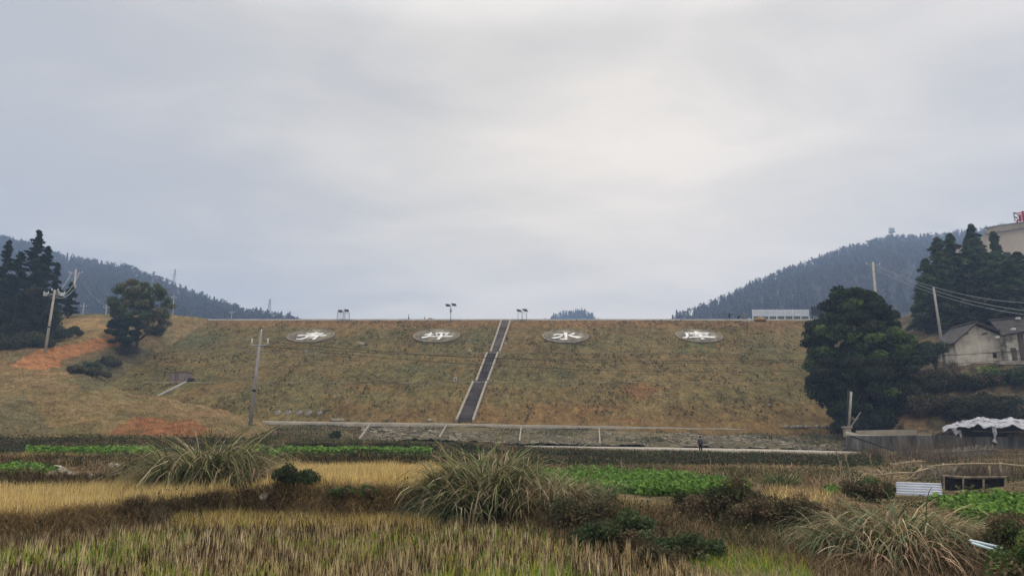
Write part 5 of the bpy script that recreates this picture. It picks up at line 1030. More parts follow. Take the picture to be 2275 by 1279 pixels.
# poles on the right
b = (P(1946, 690, 118)[0], 118, gz(P(1946,690,118)[0], 118)); tp = P(1939, 582, 118); p4 = upole(b, tp, .27, 'tan concrete pole rising behind the big evergreen', ((.975, 2.4, .15, .3, (-1,0,1)),)); tp4 = tp
b = seat(2101, 821, 90, 120); tp = P(2074, 638, b[1]); p5 = upole(b, tp, .21, 'slim grey concrete pole left of the old house', (), m=M_pole2, band=.15); tp5 = tp
# dark post with pale base at the end of the toe path
b = on_ground(1881, 962, 80, 112); b = P(1880, 958.5, 87.3); t = thing('utility_pole', b, 'dark slender pole on a flared pale concrete base at the end of the toe path', 'utility pole', 'concrete utility poles')
tpv = Vector(P(1885, 866, 87.3))-Vector(b)
MB().tube([(0,0,.4), tpv], [.13,.11], 10).build('shaft', M_dark, t, True); MB().tube([(.38,.1,.4), tpv+Vector((.34,.1,-.2))], [.16,.14], 10).build('shaft', M_conc, t, True)
MB().box((.1, 0, -.1), (.75, .7, 1.1)).build('base', M_conc_l, t, bevel=.08); MB().box((.1, 0, .5), (1.0, .9, .22)).build('collar', M_conc_l, t, bevel=.05)
MB().tube([(.55, 0, .5), Vector(P(1912, 915, 87))-Vector(b)], .06, 6).build('brace', M_steel, t)
# lattice pylons
def pylon(u, Y, zb_, vtop, wb, label, arms=3):
    x_ = P(u, 700, Y)[0]; h = P(u, vtop, Y)[2]-zb_; t = thing('pylon', (x_, Y, zb_), label, 'pylon', 'far lattice pylons'); mb = MB(); r = .17
    n = 9; lv = [(h*i/n, wb*(1-i/n)+.35) for i in range(n+1)]
    for (z0_, w0), (z1_, w1) in zip(lv[:-1], lv[1:]):
        for sx, sy in ((-1,-1),(1,-1),(1,1),(-1,1)): mb.tube([(sx*w0/2, sy*w0/2, z0_), (sx*w1/2, sy*w1/2, z1_)], r, 4)
        mb.tube([(-w0/2,-w0/2,z0_), (w1/2,-w1/2,z1_)], r*.7, 4); mb.tube([(w0/2,-w0/2,z0_), (-w1/2,-w1/2,z1_)], r*.7, 4)
    mb.build('tower', M_steel, t)
    for k_ in range(arms):
        z_ = h*(.93-.13*k_); w_ = wb*(1.0+.25*(k_ == arms-1)); MB().tube([(-w_, 0, z_), (0, 0, z_+.5), (w_, 0, z_)], [.05,.14,.05], 5).build('crossarm', M_steel, t)
pylon(379, 740, float(hz_l(np.array([P(379,690,740)[0]]), np.array([740.]))[0][0])-1, 597, 5.5, 'lattice pylon rising from the skyline of the left hill', 2)
pylon(597.5, 660, float(hz_l(np.array([P(597,710,660)[0]]), np.array([660.]))[0][0])-1, 663, 5.0, 'smaller lattice pylon at the low end of the left hill', 2)
# mast with a round platform on the right skyline
Y = 878; x_ = P(1983, 530, Y)[0]; zb_ = float(hz_r(np.array([x_]), np.array([878.]))[0][0]); h = P(1983, 502, Y)[2]-zb_
t = thing('antenna_mast', (x_, Y, zb_), 'small antenna mast with a crowded platform on the right skyline', 'mast')
mb = MB()
for sx in (-1, 1): mb.tube([(sx*1.6, 0, 0), (sx*.9, 0, h*.6)], .25, 5)
mb.tube([(0,0,0),(0,0,h)], .14, 6); mb.build('legs', M_steel, t); mb = MB(); mb.tube([(0,0,h*.55),(0,0,h*.6)], 4.0, 12); mb.tube([(0,0,h*.74),(0,0,h*.77)], 3.4, 12); mb.build('platform', M_steel, t)
for k_ in range(7): MB().box((-3.6+k_*1.2, -.3, h*.74), (.5, .4, h*.34)).build('antenna', M_ins, t)
def wire(name, a, b, sag, r, m, label, group='power lines', n=24, t0=0, t1=1):
    a = Vector(a); b = Vector(b); pts = [a.lerp(b, t0+(t1-t0)*i/n) - Vector((0,0,4*sag*(t0+(t1-t0)*i/n)*(1-(t0+(t1-t0)*i/n)))) for i in range(n+1)]
    c = pts[0].copy(); o = MB().tube([p-c for p in pts], r, 5).build(name, m); o.location = c; return tag(o, label, 'wire', group)
M_wire = mat('wire_dark', (.06,.055,.045), (.04,.035,.03), 3, rough=.5); M_wirel = mat('wire_aluminium', (.42,.44,.43), (.36,.37,.36), 3, rough=.4)
# pale wires from the tan pole to beyond the right edge
for i, (va, vm, vb_, lb) in enumerate(((589,650,672,'topmost pale wire running right from the tan pole'),(592,662,692,'middle pale wire running right from the tan pole'),(600,672,702,'lowest pale wire running right from the tan pole'))):
    a = P(1950, va, 118); b = P(2330, vb_+3, 88); wire('power_line', a, b, 1.5-.1*i, .026, M_wirel, lb)
for i, (va, vb_) in enumerate(((596,592),(608,607))):
    pass
a = P(1936, 586, 118); wire('power_line', a, P(1820, 640, 200), 1.5, .03, M_wire, 'short wire dropping left from the tan pole toward the misty hill')
# dark wires across the dam face
for i, (va, vb_, s, lb) in enumerate(((757,758,2.5,'highest dark wire crossing in front of the dam face'),(768,766,1.75,'second dark wire crossing in front of the dam face'),(768,776,2.7,'lowest dark wire crossing in front of the dam face'))):
    wire('power_line', P((583,569,588)[i], va, tp3[1]), P(2480, vb_, 84), s, .022, M_wire, lb, n=60)
# left hand wires between the two left poles
for i, (dx, dv_, s, lb) in enumerate(((-8,-2,1.2,'upper wire between the two left poles'),(8,0,1.5,'lower wire between the two left poles'),(2,30,1.0,'sagging wire from mid height of the taller left pole'))):
    wire('power_line', P(122+dx*1.2, 655+ (0 if i < 2 else 5), p1.location[1]), P(168+dx, 605+dv_, 152), s, .03, M_wirel, lb)
wire('power_line', P(118, 656, p1.location[1]), on_ground(42, 802, 80, 120), 0.2, .03, M_wire, 'stay wire from the nearer left pole down to the mound edge')
wire('power_line', P(169, 606, 152), P(237, 680, 200), 1.0, .03, M_wirel, 'wire from the tall left pole to the small distant pole')

# ------------------------------------------------------------------ the old house on the right bank
def on_h(u, v, Y): return Vector(P(u, v, Y))
YH = 104.5; base_z = gz(P(2175, 810, YH)[0], YH)-.4
M_adobe = mat('mud_plaster', (.60,.54,.46), (.34,.30,.25), .8, bump=.25, bscale=4, c3=(.52,.47,.39)); M_lime = mat('lime_plaster', (.56,.52,.44), (.16,.15,.13), .7, bump=.25, bscale=4, c3=(.46,.43,.36))
M_tile = mat('roof_tiles', (.085,.075,.068), (.028,.025,.023), 1.2, bump=1.0, bscale=5, stretch=(1,1,1)); M_wood = mat('weathered_wood', (.13,.10,.075), (.07,.055,.04), 2, bump=.3, stretch=(1,1,6))
ho = on_h(2170, 812, YH); t = thing('old_house', (ho.x, YH, base_z), 'old farmhouse with grey tiled roof and mud plastered gable on the right bank', 'house')
HO = Vector((ho.x, YH, base_z))
gl, gr = on_h(2121, 760, YH), on_h(2231, 760, YH); zl_ = on_h(2121, 757, YH).z; zr_ = on_h(2231, 748, YH).z; pk_ = on_h(2164, 722, YH)
dep = 5
MB().prism([Vector((gl.x, YH, base_z))-HO, Vector((gr.x, YH, base_z))-HO, Vector((gr.x, YH, zr_))-HO, pk_-HO, Vector((gl.x, YH, zl_))-HO], (0, dep, 0)).build('gable_wall', M_adobe, t)
# front wing to the right, its roof carried over
w0, w1 = on_h(2233, 760, YH-1.2), on_h(2330, 760, YH-1.2); zt_ = on_h(2240, 741, YH-1.2).z
fw = MB().box(((w0.x+w1.x)/2-HO.x, YH+2-HO.y, (base_z+zt_)/2-HO.z+.0), (w1.x-w0.x, 6.4, zt_-base_z)).build('front_wall', M_lime, t)
MB().box((w0.x+.15-HO.x, YH-1.3-HO.y, (base_z+zt_)/2-HO.z), (.5, .5, zt_-base_z)).build('corner_pier', M_lime, t)
def roofslab(p, th, name, m=M_tile, par=t):
    nrm = (p[1]-p[0]).cross(p[3]-p[0]).normalized()*th
    if nrm.z < 0: nrm = -nrm
    return MB().prism([q-HO for q in p], nrm).build(name, m, par)
ov = .9
L0 = Vector((gl.x-.55, YH-ov, zl_-.55)); L1 = Vector((pk_.x, YH-ov, pk_.z+.1)); R0 = Vector((gr.x+.6, YH-ov, zr_-.1)); D_ = Vector((0, dep+1.5, 0))
roofslab([L0, L1, L1+D_, L0+D_], .22, 'roof'); roofslab([L1+Vector((.02,0,0)), R0, R0+D_, L1+D_+Vector((.02,0,0))], .22, 'roof')
a0 = on_h(2226, 748, YH-2.0); a1 = on_h(2345, 727, YH-2.0); rdg0 = on_h(2200, 716, YH+3); rdg1 = on_h(2345, 706, YH+3)
roofslab([a0, a1, rdg1, rdg0], .25, 'roof')
rd = MB(); rd.tube([rdg0-HO+Vector((-.3,0,.3)), rdg1-HO+Vector((0,0,.3))], .22, 6); rd.tube([L1-HO+Vector((0,0,.3)), L1+D_-HO+Vector((0,0,.3))], .2, 6); rd.build('ridge_tiles', M_tile, t)
for u, v in ((2262,709),(2251,733),(2215,751)): q = on_h(u, v, YH-2.2 if v > 720 else YH+2.5)-HO; MB().box(tuple(q+Vector((0,0,.15))), (.5,.4,.3)).build('loose_tile', M_ins, t)
wn = MB().box(tuple(on_h(2210, 789, YH-.03)-HO), (.5, .14, .75)).build('window', M_dark, t); MB().box((0,0,0), (.001,.001,.001))
MB().box(tuple(on_h(2251, 788, YH-1.25)-HO), (1.0, .14, 2.0)).build('doorway', M_wood, t)
MB().box(tuple(on_h(2270, 770, YH-1.25)-HO), (.7, .2, 4.0)).build('door', M_wood, t)
MB().box(tuple(on_h(2248, 806, YH-2.6)-HO), (4.2, 1.2, .5)).build('stone_step', M_stonec, t)
st_ = MB()
for u, v in ((2146,741),(2188,741)):
    st_.box(tuple(on_h(u, v, YH-.6)-HO), (.2, 1.0, .2))
st_.build('rafter_end', M_wood, t)
# dead creeper stump
c = seat(2124, 862, 86, 104); t = thing('dead_stump', c, 'pale dead stump wrapped in dry creepers below the house corner', 'tree stump')
MB().tube([(0,0,-.5),(.1,0,1.5),(-.05,0,3.0)], [.3,.26,.16], 9).build('trunk', mat('dead_wood', (.26,.20,.15), (.15,.115,.085), 3, bump=.5, stretch=(2,2,.5)), t, True)
nn = 420; base_ = rng.normal(0, .3, (nn, 3)); base_[:, 2] = rng.uniform(1.4, 3.4, nn); blades('creepers', base_, rng.uniform(.7, 1.9, nn), np.full(nn, .07), rng.uniform(.6, 1.8, nn), rng.uniform(.6, 1.6, nn), rng.uniform(0, 6.3, nn), pick([(.24,.19,.14),(.15,.12,.09)], nn), M_grass, 4, t)
# beige building with red rooftop sign, top right
Yb = 190; t0_ = Vector(P(2190, 522, Yb)); bw = P(2420, 522, Yb)[0]-t0_.x; bz_ = gz(85, 150); H_ = t0_.z-bz_
t = thing('beige_building', (t0_.x+bw/2, Yb+6, bz_), 'beige building behind the grove at the top right corner', 'building')
MB().prism([(-bw/2,-6,0),(bw/2,-6,0),(bw/2,-6,H_+4.4),(-bw/2,-6,H_)], (0,14,0)).build('wall', mat('beige_render', (.50,.43,.35), (.42,.36,.29), .25), t)
MB().prism([(-bw/2-.6,-6.9,H_+.1),(bw/2,-6.9,H_+4.5),(bw/2,-6.9,H_+5.3),(-bw/2+3.2,-6.9,H_+2.0),(-bw/2-.6,-6.9,H_+.9)], (0,1.2,0)).build('eave', M_conc_l, t)
MB().prism([(-bw/2+2,-5,H_+1.2),(bw/2,-5,H_+5),(bw/2,3,H_+8),(-bw/2+6,3,H_+4.6)], (0,0,.3)).build('roof', M_tile, t)
for k_ in range(3):
    f = MB().box((-bw/2+5+k_*7, -6.05, H_-6), (1.8,.1,2.4)).build('window', M_dark, t)
# red sign
sg = Vector(P(2262, 492, Yb-2)); t = thing('rooftop_sign', tuple(sg-Vector((0,0,1.2))), 'red rooftop sign character on a steel frame at the top right corner', 'sign')
M_red = mat('red_paint', (.50,.03,.05), (.38,.02,.04), 2, rough=.5); s_ = (P(2275, 480, Yb-2)[0]-P(2265, 480, Yb-2)[0])/10
def bar(x_, z_, w_, h_, m=M_red, nm='stroke', ry=0): o = MB().box((0,0,0), (w_*s_, .35, h_*s_)).build(nm, m, t); o.location = (x_*s_, 0, z_*s_+1.2); o.rotation_euler = (0, ry, 0)
for x_, z_, w_, h_, r_ in ((8,20.5,17,1.8,-.18),(9,16.5,17,1.6,-.12),(10,13,17,1.6,-.08),(5,7,3,14,0),(9.5,9.8,12,1.6,-.05),(9.5,6.4,12,1.6,-.03),(13,12,2.6,24,0),(9.5,3,13,1.8,0),(-1,2,3,7,.35)): bar(x_, z_, w_, h_, ry=r_)
for x_, z_, w_, h_, r_ in ((-4,19,7,1.6,.35),(-4,9.5,7,1.6,.35),(-7,10,.7,20,-.06)): bar(x_, z_, w_, h_, M_dark if h_ < 2 else M_steel, 'frame', r_)

# ------------------------------------------------------------------ walls, shed and garden clutter at the right
Yw = 84
a = P(1896, 1004, Yw); b = P(2200, 1004, Yw)
def wallobj(name, us, vt1, vb1, Y, th, m, label, cat='wall'):
    pf = [P(u, v, Y) for u, v in zip(us, vt1)]; pb = [P(u, v, Y) for u, v in zip(us, vb1)]; n = len(us); o_ = np.array(pb[0])
    Vv = [np.array(q)-o_ for q in pf] + [np.array(q)-o_ for q in pb]; Vv += [q+np.array((0, th, 0)) for q in Vv]
    fs = []
    for i in range(n-1): fs += [(n+i, n+i+1, i+1, i), (i, i+1, 2*n+i+1, 2*n+i)]
    fs += [(n, 0, 2*n, 3*n), (n-1, 2*n-1, 4*n-1, 3*n-1)]
    o = MB().add(Vv, fs).build(name, m); o.location = tuple(o_); return tag(o, label, cat)
wallobj('retaining_wall', [1885,1950,2060,2150,2215], [967,967.5,966,966,970], [1000,1006,1010,1010,1008], 83, .6, M_conc_d, 'dark stained concrete retaining wall at the right end of the lower path')
wallobj('parapet_wall', [1905,1960,2035,2038], [955.5,954.5,953.5,955], [968,968,968,968], 85.5, .4, M_conc_l, 'pale clean concrete parapet above the stained retaining wall')
ribbon('toe_path', [P(u, v, 83.4) for u, v in ((1878,961),(1900,966),(1960,968.5),(2070,968))], [P(u, v, 88) for u, v in ((1880,956),(1905,962),(1960,965),(2070,964.5))], .3, M_conc_l)
a = P(1893, 969, 82); b = P(1985, 1000, 76); o = MB().tube([(0,0,0), tuple(Vector(b)-Vector(a))], .1, 8).build('water_pipe', M_dark); o.location = a; tag(o, 'dark pipe slanting down in front of the stained wall', 'pipe')
# tarpaulin shed
YS = 76; c = Vector(P(2170, 992, YS)); t = thing('tarp_shed', tuple(c), 'ramshackle shed with a torn white tarpaulin roof at the right', 'shed')
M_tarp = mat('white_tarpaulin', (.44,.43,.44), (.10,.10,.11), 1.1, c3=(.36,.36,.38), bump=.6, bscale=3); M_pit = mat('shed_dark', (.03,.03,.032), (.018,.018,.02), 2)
ku = [2094,2108,2118,2135,2160,2172,2185,2203,2225,2250,2275,2300]; kf = [960,950,954,949,947,941,950,947,953,944,954,953]; kb = [950,942,938,935,930,926,926,929,931,928,931,935]
uu_ = np.linspace(2094, 2300, 70); Vt = []; rws = 12
for j in range(rws):
    f = j/(rws-1)
    for u in uu_:
        v = np.interp(u, ku, kf)*(1-f) + np.interp(u, ku, kb)*f; Y = YS-1.5 + f*5; q = np.array(P(u, v, Y)); q[2] += float(fbm(np.array([q[0]*1.4]), np.array([Y*1.4]), 3, 5)[0])*.5 + float(fbm(np.array([q[0]*4.]), np.array([Y*4.]), 2, 6)[0])*.25; Vt.append(q-np.array(c))
o = npmesh('tarpaulin', np.array(Vt), [grid_quads(rws, 70)], M_tarp, t, smooth=True); md = o.modifiers.new('s', 'SOLIDIFY'); md.thickness = .03
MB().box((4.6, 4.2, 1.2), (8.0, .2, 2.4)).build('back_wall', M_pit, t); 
for s in (-4.6, -1.6, 1.6, 4.6): MB().tube([(s, -.6, -.3), (s+.05, -.6, 1.75)], .08, 7).build('post', M_wood, t, True)
MB().box((1.6, -.2, .35), (8.2, .15, 1.3)).build('board_wall', M_conc_d, t)
MB().tube([(-1, -1.3, 1.55), (1.8, -1.3, 1.45), (4.4, -1.3, 1.5)], .05, 6).build('rail', M_wood, t)
def strip(name, pts, m, par):
    n = len(pts)//2; return MB().add([tuple(Vector(P(u, v, YS-1.7))-c) for u, v in pts], [(2*i, 2*i+1, 2*i+3, 2*i+2) for i in range(n-1)]).build(name, m, par)
for pts in (((2203,946),(2212,947),(2205,960),(2215,962),(2209,972),(2211,973),(2204,980),(2216,984)), ((2112,950),(2122,950),(2118,961),(2128,957),(2124,966),(2131,960)), ((2128,955),(2134,954),(2132,966),(2136,965),(2134,972),(2137,973))):
    o = strip('torn_flap', pts, M_tarp, t); o.modifiers.new('s', 'SOLIDIFY').thickness = .03
# bamboo stick fences
M_bam = mat('dry_bamboo', (.44,.35,.23), (.27,.21,.14), 3, rough=.7); M_bamd = mat('grey_bamboo', (.32,.275,.21), (.13,.11,.085), 3, rough=.8)
def stickfence(label, us, vb1, vt1, Y0, Y1, n, m, lean=.0, r=.035, rails=(), name='bamboo_fence', jit=.12):
    f0 = P(us[0], vb1[0], Y0); t = thing(name, f0, label, 'fence'); mb = MB(); F0 = Vector(f0)
    for i in range(n):
        f = i/(n-1); u = us[0]+(us[-1]-us[0])*f; Y = Y0+(Y1-Y0)*f; b = Vector(P(u+random.uniform(-1.5, 1.5), np.interp(u, us, vb1), Y)); tp = Vector(P(u, np.interp(u, us, vt1), Y)); tp.x += random.gauss(lean, jit); tp.z = b.z + (tp.z-b.z)*random.uniform(.78, 1.12); tp.y += random.uniform(-.1, .1)
        mb.tube([b-F0, tp-F0], r*random.uniform(.7, 1.2), 5)
    mb.build('sticks', m, t)
    for (ra, rb, rr_) in rails: MB().tube([Vector(P(*ra))-F0, (Vector(P(*ra))*.5+Vector(P(*rb))*.5)-F0+Vector((0,0,.05)), Vector(P(*rb))-F0], rr_, 6).build('rail', m, t)
    return t
stickfence('grey stick fence in front of the tarpaulin shed', [2070,2130,2175,2212], [1022,1024,1018,1008], [1000,996,990,989], 62, 64, 95, M_bamd, .1, .065, (((2072,1006,61.8),(2214,998,63.8),.035),))
stickfence('tan bamboo fence slanting before the dark wall end', [1985,2045,2055], [1040,1038,1038], [1029,1022,1021], 42, 44, 42, M_bam, -.05, .055, (((1983,1031,41.9),(2056,1024,43.9),.03),))
stickfence('dense low bamboo fence behind the net pen', [2040,2100,2200,2240], [1064,1062,1060,1062], [1042,1034,1034,1036], 32.6, 33.4, 80, M_bamd, 0, .045)
t = thing('bamboo_rails', P(2100, 1066, 31.5), 'loose bamboo rail frame with leaning posts around the garden', 'fence'); O_ = Vector(t.location)
for (u0, v0, u1, v1) in ((1982,1066,1978,1046),(2052,1062,2046,1032),(2100,1058,2095,1028),(2227,1062,2222,1026),(2200,1060,2198,1034),(2018,1066,2046,1041),(1950,1044,1975,1068)): MB().tube([Vector(P(u0,v0,31.5))-O_, Vector(P(u1,v1,31.5))-O_], .045, 6).build('post', M_bam, t, True)
for (l) in (((2060,1036),(2110,1031),(2170,1029),(2230,1030),(2290,1036)), ((1990,1060),(2035,1048),(2075,1036)), ((1940,1056),(1990,1050),(2030,1049))): MB().tube([Vector(P(u, v, 31.4))-O_ for u, v in l], .036, 6).build('rail', M_bam, t, True)
# black net pen
YN = 26; c = Vector(P(2165, 1088, YN)); t = thing('net_pen', tuple(c), 'low garden pen wrapped in black plastic sheet', 'pen')
M_film = mat('black_film', (.022,.022,.028), (.012,.012,.016), 2, rough=.55, bump=.6, bscale=6)
pts = [Vector(P(u, v, YN+dy_))-c for u, v, dy_ in ((2096,1059,0),(2128,1058,1.2),(2234,1060,1.2),(2234,1078,0),(2108,1090,0))]
fb = [(2097,1058,1088),(2120,1062,1089),(2150,1063,1088),(2190,1063,1085),(2234,1061,1079)]
mb = MB(); Vv = []
for u, vt1, vb1 in fb: Vv += [Vector(P(u, vt1, YN))-c, Vector(P(u, vb1, YN))-c]
mb.add(Vv, [(2*i, 2*i+1, 2*i+3, 2*i+2) for i in range(4)]); o = mb.build('sheet', M_film, t); o.modifiers.new('s', 'SOLIDIFY').thickness = .03
MB().add([Vector(P(2097,1058,YN))-c, Vector(P(2097,1088,YN))-c, Vector(P(2090,1080,YN+2))-c, Vector(P(2090,1056,YN+2))-c], [(0,1,2,3)]).build('side_sheet', M_film, t)
MB().tube([Vector(P(2094,1056,YN+.1))-c, Vector(P(2150,1060,YN-.1))-c, Vector(P(2236,1059,YN-.1))-c], .045, 6).build('top_rail', M_bamd, t)
for u in (2097, 2140, 2185, 2233): MB().tube([Vector(P(u,1090,YN-.08))-c, Vector(P(u,1056,YN-.08))-c], .035, 6).build('post', M_bamd, t)
# corrugated sheet
YC = 22.6; c = Vector(P(2041, 1103, YC)); n = 45; Vv = []
TL_, TR_, BL_, BR_ = Vector(P(1990,1070.5,YC+.35)), Vector(P(2090,1074,YC+.35)), Vector(P(1992,1099,YC)), Vector(P(2094,1103.5,YC))
for i in range(n):
    f = i/(n-1); off = math.sin(f*2*math.pi*5.2)*.028
    for j in range(8):
        g_ = j/7; Vv.append(tuple((TL_.lerp(TR_, g_)).lerp(BL_.lerp(BR_, g_), f) + Vector((0, -off, off*.5)) - c))
M_corr = mat('corrugated_sheet', (.62,.64,.70), (.50,.52,.58), 1.5, rough=.45, bump=.05)
o = npmesh('corrugated_sheet', np.array(Vv), [grid_quads(n, 8)], M_corr, smooth=True); o.location = c; o.modifiers.new('s', 'SOLIDIFY').thickness = .012; tag(o, 'pale corrugated sheet leaning below the bamboo frame', 'metal sheet')
a = P(1905, 1078, 27); 
# pale pipes right front
for i, (a, b, lb) in enumerate((((2155,1200,11.3),(2212,1213,11.0),'upper of the two pale plastic pipes beside the corner bush'),((2160,1206,11.1),(2216,1223,10.8),'lower of the two pale plastic pipes beside the corner bush'))):
    A_ = Vector(P(*a)); B_ = Vector(P(*b)); B2 = A_ + (B_-A_)*1.25; o = MB().tube([(0,0,0), B2-A_], .021, 10).build('plastic_pipe', mat('pipe_plastic', (.50,.60,.62), (.42,.52,.55), 3, rough=.4), smooth=True); o.location = A_; tag(o, lb, 'pipe')
# dead stalks standing in the right middle
for i, (u, Y_, lb) in enumerate(((1860,24,'thin dead stalk leaning left among the pampas tufts'),(1852,24.5,'tallest dead plumed stalk right of the vegetable plot'),(1872,24.2,'dead plumed stalk just right of the tallest one'),(1925,25,'short dead plumed stalk nearer to the bamboo frame'),(1376,31,'thin bare stick standing behind the vegetable plot'),(1570,30,'pale stick standing below the walking person'))):
    c = G(u, Y_); t = thing('dead_stalk', c, lb, 'dead stalk', 'dead stalks standing in the gardens'); h = (1.0,1.5,1.25,1.2,1.0,1.0)[i]
    MB().tube([(0,0,-.1),(.03,0,h*.6),(-.08 if i < 4 else 0,0,h)], [.014,.012,.006], 5).build('stem', M_bam, t)
    if i < 4: nn = 50; b_ = np.zeros((nn,3)); b_[:, 2] = rng.uniform(h*.78, h, nn); b_[:, 0] = -.05; blades('plume', b_, rng.uniform(.08,.16,nn), np.full(nn,.01), rng.uniform(.2,.8,nn), rng.uniform(0,.5,nn), rng.uniform(0,6.3,nn), pick([(.36,.29,.19)], nn), M_grass, 2, t)
# bare thicket twigs near the garden
for i, (u, Y_, h_, lb) in enumerate(((2155,33,1.5,'leafless bush behind the net pen'),(2255,34,1.6,'leafless bush at the right end of the net pen'),(2060,52,1.8,'leafless bush before the stick fence'),(2010,66,2.2,'tangle of bare branches at the end of the lower path'),(2120,70,2.0,'bare brown bush under the shed wall'),(1930,60,1.6,'brown bare bush right of the lower path'))):
    c = G(u, Y_); t = thing('bare_bush', c, lb, 'bush', 'leafless bushes around the right gardens'); nn = 260; b_ = rng.normal(0, .35*h_, (nn,3)); b_[:, 2] = 0; b_[:, :2] += 0
    blades('twigs', b_, rng.uniform(.5, 1.1, nn)*h_, np.full(nn, .016*Y_/33), rng.uniform(0,.8,nn), rng.uniform(-.3,.8,nn), rng.uniform(0,6.3,nn), pick([(.14,.105,.075),(.09,.065,.045),(.2,.16,.12)], nn), M_grass, 4, t)
# ------------------------------------------------------------------ people
M_skin = mat('skin', (.42,.26,.18), (.38,.23,.16), 5, rough=.6); M_hair = mat('hair', (.015,.013,.012), (.01,.01,.01), 5, rough=.6)
def skin(name, verts, edges, radii, m, parent, sub=1):
    me = bpy.data.meshes.new(name); me.from_pydata(verts, edges, []); me.materials.append(m); o = link(bpy.data.objects.new(name, me), parent)
    md = o.modifiers.new('skin', 'SKIN'); me.skin_vertices[0].data[0].use_root = True
    for i, r in enumerate(radii): me.skin_vertices[0].data[i].radius = (r, r) if not isinstance(r, tuple) else r
    s = o.modifiers.new('sub', 'SUBSURF'); s.levels = sub; s.render_levels = sub
    return o
def person(loc, rz, label, J, jacket, trousers, H=1.7, hat=None, cat='person', group=None, shoe=M_dark):
    """J: joint dict in metres for a 1.7 m adult facing -Y"""
    t = thing('person', loc, label, cat, group, rz)
    j = dict(pelvis=(0,0,.92), spine=(0,0,1.12), chest=(0,0,1.32), neck=(0,0,1.48), head=(0,-.01,1.56), crown=(0,-.01,1.68),
             lsh=(.19,0,1.42), lel=(.25,.02,1.14), lwr=(.25,-.06,.90), rsh=(-.19,0,1.42), rel=(-.25,.02,1.14), rwr=(-.25,-.06,.90),
             lhip=(.09,0,.90), lkn=(.10,-.02,.50), lan=(.10,.02,.09), lto=(.11,-.15,.03), rhip=(-.09,0,.90), rkn=(-.10,-.02,.50), ran=(-.10,.02,.09), rto=(-.11,-.15,.03))
    j.update(J); names = list(j); V_ = [j[n_] for n_ in names]; ix = {n_: i for i, n_ in enumerate(names)}
    E = [('pelvis','spine'),('spine','chest'),('chest','neck'),('neck','head'),('head','crown'),('chest','lsh'),('lsh','lel'),('lel','lwr'),('chest','rsh'),('rsh','rel'),('rel','rwr'),('pelvis','lhip'),('lhip','lkn'),('lkn','lan'),('lan','lto'),('pelvis','rhip'),('rhip','rkn'),('rkn','ran'),('ran','rto')]
    rad = dict(pelvis=.12, spine=.11, chest=.13, neck=.055, head=.085, crown=.07, lsh=.06, lel=.042, lwr=.028, rsh=.06, rel=.042, rwr=.028, lhip=.09, lkn=.058, lan=.038, lto=.032, rhip=.09, rkn=.058, ran=.038, rto=.032)
    skin('body', V_, [(ix[a], ix[b]) for a, b in E], [rad[n_] for n_ in names], M_skin, t, 2)
    def sub(name, E2, grow, m):
        nn = []; [nn.append(x_) for e_ in E2 for x_ in e_ if x_ not in nn]; return skin(name, [j[q] for q in nn], [(nn.index(a), nn.index(b)) for a, b in E2], [rad[q]+grow for q in nn], m, t, 2)
    def lerp(a, b, f): return tuple(j[a][i]+(j[b][i]-j[a][i])*f for i in range(3))
    j['lcuff'] = lerp('lel','lwr',.92); j['rcuff'] = lerp('rel','rwr',.92); rad['lcuff'] = rad['rcuff'] = .032; j['col'] = lerp('chest','neck',.8); rad['col'] = .07; j['hem'] = lerp('pelvis','spine',-.1); rad['hem'] = .125
    sub('jacket', [('chest','spine'),('spine','hem'),('chest','col'),('chest','lsh'),('lsh','lel'),('lel','lcuff'),('chest','rsh'),('rsh','rel'),('rel','rcuff')], .028, jacket)
    sub('trousers', [('pelvis','lhip'),('lhip','lkn'),('lkn','lan'),('pelvis','rhip'),('rhip','rkn'),('rkn','ran')], .018, trousers)
    for s in 'lr':
        a = Vector(j[s+'an']); b = Vector(j[s+'to']); MB().box(tuple((a+b)/2+Vector((0,0,-.02))), (.1, max(.24, abs(a.y-b.y)+.1), .09)).build('shoe', shoe, t, bevel=.03)
        w_ = Vector(j[s+'wr']); d = (w_-Vector(j[s+'el'])).normalized(); side = Vector((1, 0, 0)) if abs(d.x) < .8 else Vector((0, 1, 0)); side = (side-d*side.dot(d)).normalized()
        for k_ in range(4):
            b0 = w_+d*.07+side*(-.027+.018*k_); skin('finger', [tuple(b0), tuple(b0+d*.04), tuple(b0+d*(.062+.006*(k_ in (1,2)))+d.cross(side)*.02)], [(0,1),(1,2)], [.009,.008,.007], M_skin, t)
        skin('thumb', [tuple(w_+d*.02+side*.03), tuple(w_+d*.05+side*.05), tuple(w_+d*.075+side*.052)], [(0,1),(1,2)], [.01,.009,.008], M_skin, t)
        skin('palm', [tuple(w_-d*.01), tuple(w_+d*.07)], [(0,1)], [(.024,.03),(.022,.038)], M_skin, t)
    h = Vector(j['head']); c = Vector(j['crown']); up = (c-h).normalized(); m_ = (h+c)/2
    MB().tube([m_+Vector((0,.02,0))-up*.04, m_+Vector((0,.02,0))+up*.06, m_+up*.11+Vector((0,.01,0)), m_+up*.135], [.09,.105,.09,.03], 14).build('hat' if hat else 'hair', hat or M_hair, t, True)
    f_ = m_+Vector((0,-.1,0)); MB().box(tuple(f_+up*(-.015)), (.022,.035,.04)).build('nose', M_skin, t, bevel=.008)
    for s in (-1, 1): MB().box(tuple(f_+Vector((s*.032,.008,0))+up*.015), (.024,.01,.012)).build('eye', M_dark, t); MB().box(tuple(m_+Vector((s*.092,.01,0))), (.015,.03,.05)).build('ear', M_skin, t, bevel=.005)
    MB().box(tuple(f_+Vector((0,.012,0))-up*.055), (.045,.01,.01)).build('mouth', mat('lips', (.3,.12,.1), (.3,.12,.1), 4), t)
    return t
